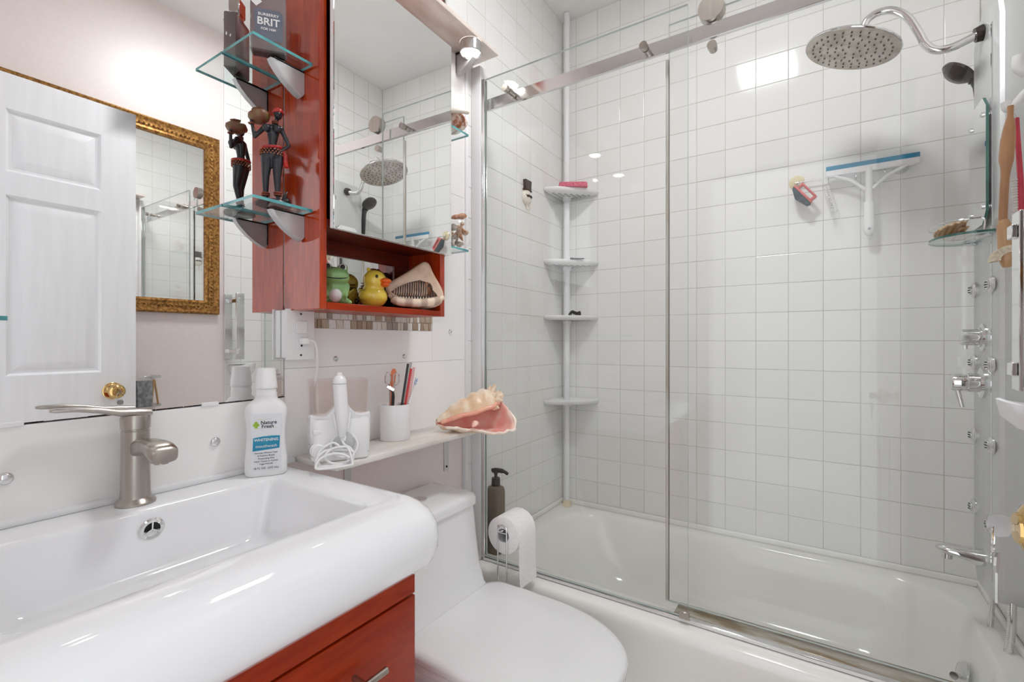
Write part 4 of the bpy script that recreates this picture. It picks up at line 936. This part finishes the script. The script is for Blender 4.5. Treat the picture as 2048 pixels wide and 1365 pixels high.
# front is local +X, her left is +Y
c_(FX(.006,.011,.018), FX(.006,.010,.058), .0045,.0072); c_(FX(.006,.010,.058), FX(0,.010,.100), .0072,.0118)
c_(FX(-.004,-.012,.018), FX(.004,-.011,.058), .0045,.0070); c_(FX(.004,-.011,.058), FX(0,-.009,.100), .0070,.0118)
c_(FX(.010,.012,.013), FX(.022,.014,.011), .004,.003); c_(FX(-.002,-.013,.013), FX(.010,-.016,.011), .004,.003)
c_(FX(0,.005,.103), FX(-.001,-.005,.104), .0125,.0125); c_(FX(0,0,.104), FX(.001,.001,.124), .013,.0072); c_(FX(.001,.001,.124), FX(.002,.002,.148), .0072,.0115)
c_(FX(.002,-.011,.155), FX(.002,.015,.155), .0068,.0068); c_(FX(.011,-.007,.150), FX(.015,-.008,.149), .008,.0072); c_(FX(.011,.010,.150), FX(.015,.011,.149), .008,.0072)
c_(FX(.002,.003,.158), FX(.005,.009,.172), .0042,.0036)
b.sph((.008,.012,.181), (.0095,.0078,.0105)); b.sph((.017,.014,.178), (.002,.002,.003))
c_(FX(.001,.017,.154), FX(-.002,.030,.125), .0048,.0038); c_(FX(-.002,.030,.125), FX(.010,.013,.104), .0036,.0030); c_(FX(.010,.013,.104), FX(.013,.008,.094), .0032,.002)
c_(FX(.001,-.014,.154), FX(.006,-.030,.132), .0048,.0038); c_(FX(.006,-.030,.132), FX(.004,-.036,.164), .0036,.0030); c_(FX(.004,-.036,.164), FX(.004,-.031,.174), .003,.002)
b.done('body', mat('figurine_black', C(44,46,52), .32, c2=C(34,35,40), scale=40), t, 180, REMESH(.0016,3))
m_redc = mat('red_glaze', C(190,44,38), .3, c2=C(150,30,28), scale=60); m_terr = mat('terracotta_gilt', C(150,72,50), .4, c2=C(120,54,36), scale=80)
b = B(); b.sph((.004,.012,.187), (.0115,.0098,.0075)); b.tube([(.006+.0105*math.cos(a),.012+.009*math.sin(a),.184) for a in [2*math.pi*i/20 for i in range(20)]], .0017, 6, True); b.done('headscarf', m_redc, t)
b = B(); b.tube([(.000+.0155*math.cos(a),.0135*math.sin(a)*1.35,.114+.002*math.sin(a)) for a in [2*math.pi*i/24 for i in range(24)]], .003, 8, True); b.tube(smoothpath([(.004,.019,.112),(.006,.024,.100),(.005,.025,.086),(.007,.027,.078)],4), [.003]*4+[.004]*4+[.0045]*4+[.003], 8); b.done('sash', m_redc, t)
b = B()
for r_ in range(3):
    for i in range(22):
        a = 2*math.pi*(i+.5*(r_%2))/22; b.sph((.0165*math.cos(a), .0215*math.sin(a), .109-.004*r_), .0016, nu=6, nv=4)
b.done('bead_belt', mat('bead_gold', C(186,120,84), .35, .3, c2=C(150,84,56), scale=60), t)
b = B()
for x, y, z, r_ in ((.006,.011,.022,.0062),(.006,.011,.026,.0062),(-.003,-.012,.022,.0062),(-.003,-.012,.026,.0062)): b.tube([(x+r_*math.cos(a),y+r_*math.sin(a),z) for a in [2*math.pi*i/16 for i in range(16)]], .0018, 6, True)
b.tube([(.004+.0045*math.cos(a),-.036+.0045*math.sin(a),.158) for a in [2*math.pi*i/16 for i in range(16)]], .0014, 6, True)
for z in (.164,.167): b.tube([(.004+.005*math.cos(a),.006+.005*math.sin(a),z) for a in [2*math.pi*i/16 for i in range(16)]], .0011, 6, True)
b.done('bangles', m_terr, t)['kind'] = 'stuff'
b = B().lathe([(.0005,.0),(.010,.001),(.017,.006),(.020,.013),(.0185,.019),(.012,.023),(.0085,.024),(.0105,.027),(.004,.029),(.0005,.030)], (-.001,-.020,.163), 'Z', 28, M.Rotation(R(14),4,'X')); b.done('pot', mat('pot_olive', C(126,104,66), .4, c2=C(120,62,46), scale=50), t)
b = B(); b.loft([[V((.004+.030*s*math.cos(a),.002+.032*s*math.sin(a),z)) for a in [2*math.pi*i/24 for i in range(24)]] for s, z in ((.96,0),(1,.003),(.94,.007),(.7,.010))]); b.sph((.004,.026,.010),(.012,.009,.008)); b.tube(smoothpath([(.012,.022,.010),(.014,.026,.022),(.010,.028,.028)],4), [.004]*4+[.002]*5, 8); b.done('stand', m_black, t)

# fishbowl with shells
bc = V((.082,KY1+.108,ZL+.0065))
t = thing('fishbowl', 'round clear glass bowl full of sea shells on the small glass shelf', 'bowl', bc)
Rb = .059; pr = [(Rb*math.sin(R(a)), Rb-Rb*math.cos(R(a))) for a in range(28,146,8)]; z_ = pr[0][1]
outer = [(.0005,0)]+[(r_, z-z_) for r_, z in pr]; inner = [(r_-.0016, z-z_+.0012) for r_, z in pr[::-1]]+[(.0005,.0016)]
B().lathe(outer+inner, (0,0,0), 'Z', 40, cap=False).done('bowl_glass', m_glass, t)
m_sh = [mat('shell_%d' % i, c, .4, c2=d2, scale=90) for i, (c, d2) in enumerate(((C(226,206,184),C(190,150,120)),(C(206,196,186),C(150,138,128)),(C(214,170,136),C(170,110,80)),(C(176,164,152),C(130,120,112))))]
def cone_shell(name, label, L_, r_, mt, loc, rot, group=None):
    b = B(); rings = []
    for j in range(31):
        s = j/30; w_ = r_*(s**.8)*(1 if s < .82 else math.sqrt(max(.01,1-((s-.82)/.18)**2)))*(1+.10*math.sin(s*26)); rings.append([V((w_*math.cos(a),w_*math.sin(a),L_*s)) for a in [2*math.pi*i/14 for i in range(14)]])
    o = b.loft(rings).done(name, mt, None, 180); o.location = loc; o.rotation_euler = rot; return tag(o, label, 'shell', group)
random.seed(11); placed = []
for i in range(26):
    for tr in range(200):
        rad = random.uniform(.012,.017); z = random.uniform(.012,.070); rm = math.sqrt(max(0,(Rb-rad-.004)**2-(z+z_-Rb)**2)) if (Rb-rad-.004)**2 > (z+z_-Rb)**2 else 0
        a = random.uniform(0,6.28); q_ = rm*math.sqrt(random.random()); c = V((q_*math.cos(a),q_*math.sin(a),z))
        if all((c-p).length > .75*(rad+r2) for p, r2 in placed): break
    else: continue
    placed.append((c,rad)); loc = bc+c
    if i % 3 == 0: cone_shell('snail_shell', 'small %s pointed sea shell inside the round glass bowl' % ['cream','grey','tan','taupe'][i%4], rad*1.9, rad*.62, m_sh[i%4], loc-V((0,0,rad*.6)), (random.uniform(-1,1),random.uniform(-1,1),random.uniform(0,6)), 'shells in the fishbowl')
    else:
        o = B().sph((0,0,0), (rad,rad*.72,rad*.45), nu=14, nv=8).done('pebble_shell', m_sh[i%4], None, 180); o.location = loc; o.rotation_euler = (random.uniform(-1,1),random.uniform(-1,1),random.uniform(0,6)); tag(o, 'small %s rounded sea shell inside the round glass bowl' % ['cream','grey','tan','taupe'][i%4], 'shell', 'shells in the fishbowl')
cone_shell('long_shell', 'long reddish spindle shell lying across the rim of the glass bowl', .085, .011, m_sh[2], bc+V((-.030,-.034,Rb*1.60-.0)), (R(-80),R(0),R(-42)))
# brown shell on the upper right shelf
t = thing('spotted_shell', 'brown and cream spotted sea shell on the upper far glass shelf', 'shell', (.080,KY1+.104,1.12+.645+.0065), R(-35))
m_sp = mat('spotted_shell', C(238,222,206), .25, c2=C(150,84,48), scale=55, detail=2)
b = B(); rings = []
for j in range(25):
    s = j/24; r_ = .040*math.sin(math.pi*min(1,s*.92+.05))**.75; rings.append([V((r_*.85*math.cos(a), -.045+.09*s, .038+r_*(.95+.08*math.sin(5*a))*math.sin(a))) for a in [2*math.pi*i/24 for i in range(24)]])
b.loft(rings).done('shell_body', m_sp, t, 180)
b = B(); b.tube(smoothpath([(.034,-.045,.046),(.040,-.02,.050),(.042,.01,.054),(.036,.04,.058)],5), [.004]+[.007]*14+[.004], 10); b.done('lip', m_cream, t)

# niche: frog, duck, helmet shell
NZ = KZ0+.0166
p = on_x(664,600,.090); t = thing('frog_figurine', 'green ceramic frog with white belly and round eyes in the cabinet niche', 'figurine', (.060,.724,NZ), R(-28)); t.scale = (1.03,1.03,1.03)
m_frog = mat('frog_green', C(146,190,124), .2, c2=C(134,180,112), scale=30, coat=.4)
b = B(); b.sph((0,0,.032),(.026,.030,.032)); b.sph((.006,0,.066),(.030,.034,.023)); b.sph((.004,-.018,.087),.012); b.sph((.004,.018,.087),.012); b.caps((.006,-.028,.046),(.02,-.022,.022),.007,.006); b.caps((.006,.028,.046),(.02,.022,.022),.007,.006); b.caps((.008,-.024,.009),(.026,-.030,.006),.009,.006); b.caps((.008,.024,.009),(.026,.030,.006),.009,.006)
b.done('frog_body', m_frog, t, 180, REMESH(.0025,4))
B().sph((.0135,0,.024),(.0155,.0165,.019)).done('belly', m_white, t)
for s in (-1,1):
    e_ = B().sph((.0095,s*.017,.088),(.0085,.009,.0095)).done('eye', m_white, t); B().sph((.0150,s*.0165,.0885),(.0042,.0058,.0062)).done('pupil', m_black, e_)
B().tube(smoothpath([(.014,-.0325,.070),(.0285,-.020,.062),(.0358,0,.059),(.0285,.020,.062),(.014,.0325,.070)],5), .0012, 6).done('mouth', m_black, t)
p = on_x(744,605,.098); t = thing('duck_figurine', 'yellow ceramic duck with orange beak in the cabinet niche', 'figurine', (.057,.846,NZ), R(14)); t.scale = (1.06,1.06,1.06)
m_duck = mat('duck_yellow', C(240,212,84), .22, c2=C(232,200,72), scale=30, coat=.4)
b = B(); b.sph((0,0,.028),(.036,.031,.028)); b.sph((.004,0,.068),(.029,.029,.027)); b.sph((.0,0,.045),(.027,.026,.020)); b.caps((-.028,0,.036),(-.040,0,.048),.012,.005); b.sph((-.004,-.026,.030),(.020,.010,.014)); b.sph((-.004,.026,.030),(.020,.010,.014)); b.sph((-.008,-.010,.096),.005)
b.done('duck_body', m_duck, t, 180, REMESH(.0025,4))
b = B(); b.sph((.035,0,.066),(.015,.014,.0075)); b.sph((.033,0,.058),(.012,.011,.007)); b.done('beak', mat('beak_orange', C(240,110,34), .3, c2=C(228,98,28), scale=30), t)
for s in (-1,1): B().sph((.0245,s*.0205,.076),(.0032,.0034,.0042)).done('eye', m_black, t)
b = B()
for i, (y0, y1, z) in enumerate(((-.012,.010,.050),(-.016,.012,.043),(-.014,.010,.038))): b.box((-.0310,y0*.7,z+.012),(-.020,y1*.7,z+.0130))
b.tube(smoothpath([(-.0325,-.012,.030),(-.0325,-.017,.022),(-.0325,-.012,.017),(-.0325,-.006,.026)],4), .0016, 6); b.tube([(-.0340,.009+.005*math.cos(a),.020+.006*math.sin(a)) for a in [2*math.pi*i/12 for i in range(12)]], .0016, 6, True); b.done('back_print', m_text, t)

# helmet shell: rounded triangular body, ribbed dark shield, toothed lip. front is local +X
p = on_x(832,600,.098); t = thing('helmet_shell', 'big triangular helmet shell with dark ribbed mouth in the niche', 'shell', (.083,p.y+.006,NZ+.001), R(-36))
m_hel = mat('helmet_cream', C(226,200,176), .22, c2=C(184,152,130), scale=14, detail=4, coat=.3)
m_hd = bands('helmet_dark', C(38,24,20), C(104,66,44), 40, 'Y', .2, 3.)
sil = [(-.083,.062),(-.072,.072),(-.040,.092),(-.005,.115),(.018,.134),(.032,.138),(.043,.130),(.048,.112),(.062,.088),(.078,.062),(.085,.040),(.080,.020),(.060,.006),(.030,.001),(-.010,.003),(-.040,.010),(-.064,.024),(-.078,.044)]
def ringat(x, s, dz=0.): cy_, cz_ = .005,.060; return [V((x, cy_+(y-cy_)*s, max(.0,cz_+(z-cz_)*s+dz))) for y, z in sil]
b = B(); b.loft([ringat(-.046,.25,-.02), ringat(-.038,.55,-.012), ringat(-.020,.80,-.004), ringat(.0,.95)], True, False).sph((-.030,.0,.100),(.016,.020,.018)).sph((-.020,.04,.085),(.016,.018,.018)).done('shell_back', mat('helmet_back', C(104,84,84), .45, c2=C(78,60,62), scale=40), t, 60)
b = B(); b.loft([ringat(-.001,.945), ringat(.004,.965), ringat(.014,1.0), ringat(.022,.985), ringat(.027,.93), ringat(.029,.80), ringat(.029,.4)], False, True)
b.done('shell_body', m_hel, t, 60, SUB(1))
b = B(); pts = [(-.066,.046),(-.045,.062),(-.018,.074),(.012,.082),(.034,.076),(.044,.060),(.058,.046),(.064,.038),(.030,.030),(-.010,.030),(-.045,.034)]
b.loft([[V((.0285,y,z)) for y,z in pts],[V((.0325,.0+(y)*.96,.05+(z-.05)*.94)) for y,z in pts]]).done('dark_shield', m_hd, t, sharp=50)
b = B()
for i in range(15):
    y = -.058+.0062*i; top = .052+.022*math.sin(min(1,(i+2)/13)*1.9); b.tube([(.0325,y,.037),(.0355,y+.001,.045),(.0345,y+.002,top)], [.0012,.0019,.0008], 6)
B().sph((.0325,.034,.058),(.0035,.013,.018)).done('brown_blotch', mat('blotch', C(120,72,40), .2, c2=C(40,26,22), scale=120), t)
b.done('ribs', mat('rib_pale', C(200,178,160), .3, c2=C(170,140,120), scale=60), t)
b = B(); lip = smoothpath([(.026,-.070,.038),(.032,-.052,.022),(.036,-.02,.017),(.037,.02,.018),(.035,.055,.024),(.028,.078,.036)],6); b.tube(lip, [.006]*4+[.012]*(len(lip)-8)+[.007]*4, 12); b.done('lip', bands('lip_banded', C(238,218,196), C(190,164,144), 8, 'Y', .25, 1.5), t)
b = B()
for i in range(16):
    y = -.050+.0078*i; b.cyl((.036,y,.024),(.037,y+.001,.0345),.003,.0008,7)
b.done('teeth', m_cream, t)

# ================================================================ TOILET
TY = .985
t = thing('toilet', 'white one-piece toilet with closed lid between vanity and bathtub', 'toilet', (0,TY,0))
def dring(xb, xf, hw, fl, rb, z, n=14):
    pts = []
    for i in range(6): a = R(180+90*i/5); pts.append(V((xb+rb+rb*math.cos(a), -hw+rb+rb*math.sin(a), z)))
    xs = xf-fl
    for i in range(2*n+1): a = R(-90+180*i/(2*n)); pts.append(V((xs+fl*abs(math.cos(a))**.92, hw*math.copysign(abs(math.sin(a))**.88,math.sin(a)), z)))
    for i in range(6): a = R(90+90*i/5); pts.append(V((xb+rb+rb*math.cos(a), hw-rb+rb*math.sin(a), z)))
    return pts
LZ = .40
b = B(); b.loft([dring(.03,.50,.105,.12,.02,.0005), dring(.03,.52,.11,.13,.02,.03), dring(.03,.53,.105,.14,.02,.14), dring(.03,.58,.125,.18,.02,.24), dring(.02,.64,.165,.24,.03,.31), dring(.02,.672,.183,.28,.03,.345), dring(.02,.675,.185,.28,.03,LZ-.044)])
b.done('bowl', m_china, t, sharp=60)
b = B(); b.loft([dring(.19,.680,.190,.285,.05,LZ-.0435), dring(.188,.684,.193,.29,.05,LZ-.040), dring(.188,.684,.193,.29,.05,LZ-.028), dring(.19,.681,.190,.288,.05,LZ-.025)]); b.done('seat', m_china, t, sharp=60)
b = B(); b.loft([dring(.205,.684,.192,.29,.05,LZ-.0245), dring(.202,.688,.195,.29,.052,LZ-.021), dring(.202,.688,.195,.29,.052,LZ-.010), dring(.206,.682,.190,.286,.05,LZ-.003), dring(.218,.668,.178,.276,.045,LZ), dring(.30,.55,.10,.18,.04,LZ+.002)]); b.done('seat_lid', m_china, t, sharp=60)
b = B(); S = []
for z, x1, hw in ((.3595,.300,.165),(.375,.235,.172),(.40,.205,.172),(.46,.188,.170),(.54,.178,.167),(.627,.170,.164)): S.append(rr(.004,x1,-hw,hw,[.03,.03,.01,.01],z,6))
b.loft(S).done('tank', m_china, t, sharp=60)
b = B(); b.loft([rr(.003,x1,-hw,hw,[.032,.032,.01,.01],z,6) for z, x1, hw in ((.6275,.170,.165),(.630,.176,.171),(.648,.176,.171),(.658,.172,.167),(.6645,.158,.155),(.667,.13,.13))]); b.done('tank_lid', m_china, t, sharp=60)
B().cyl((.09,0,.667),(.09,0,.671),.02,n=24).done('flush_button', m_chrome, t)
for s in (-1,1): B().box((.192,s*.07-.02,LZ-.024),(.2015,s*.07+.02,LZ-.006),.003).done('hinge', m_china, t)

# paper stand and roll
px_, pz_ = .225, .53; t = thing('paper_stand', 'chrome wire stand holding the toilet paper beside the toilet', 'paper stand', (px_,1.205,0))
B().lathe([(.05,.0005),(.05,.004),(.048,.006),(.0005,.007)], (0,.02,0), 'Z', 30).done('stand_base', m_chrome, t)
B().tube(smoothpath([(-.016,.0,.006),(-.016,-.001,.3),(-.016,-.002,pz_-.005),(-.011,-.002,pz_+.016),(0,-.002,pz_+.022),(.011,-.002,pz_+.016),(.016,-.002,pz_-.005),(.016,-.001,.3),(.016,0,.006)],5), .0024, 8).done('wire_loop', m_chrome, t)
B().tube(smoothpath([(-.016,-.002,pz_-.002),(0,.004,pz_+.004),(.0,.03,pz_+.008),(.0,.108,pz_+.008),(.0,.112,pz_+.02)],5), .0024, 8).tube([(-.016,-.002,pz_-.002),(.016,-.002,pz_-.002)], .002, 8).done('roll_arm', m_chrome, t)
t = thing('toilet_roll', 'white toilet paper roll with a hanging sheet on the chrome stand', 'toilet paper', (px_,1.208,pz_-.011))
m_paper = mat('tissue', C(244,243,242), .9, c2=C(238,237,236), scale=120, bump=.3)
B().lathe([(.021,0),(.056,0),(.0575,.0015),(.0575,.0985),(.056,.1),(.021,.1)], (0,0,0), 'Y', 44, cap=False).done('paper', m_paper, t, sharp=50)
B().lathe([(.0192,.001),(.0208,.001),(.0208,.099),(.0192,.099),(.0192,.001)], (0,0,0), 'Y', 30, cap=False).done('core', mat('card_core', C(188,188,190), .8, c2=C(178,178,180), scale=40), t, sharp=50)
b = B(); pts = [(.0578*math.cos(R(a)),.0578*math.sin(R(a))) for a in (80,60,40,20,0)]+[(.058,-.03),(.057,-.07),(.059,-.11),(.062,-.15)]
b.loft([[(x,0.001,z),(x+.0008,.001,z+.0002),(x+.0008,.099,z+.0002),(x,.099,z)] for x, z in pts]).done('hanging_sheet', m_paper, t, 50)
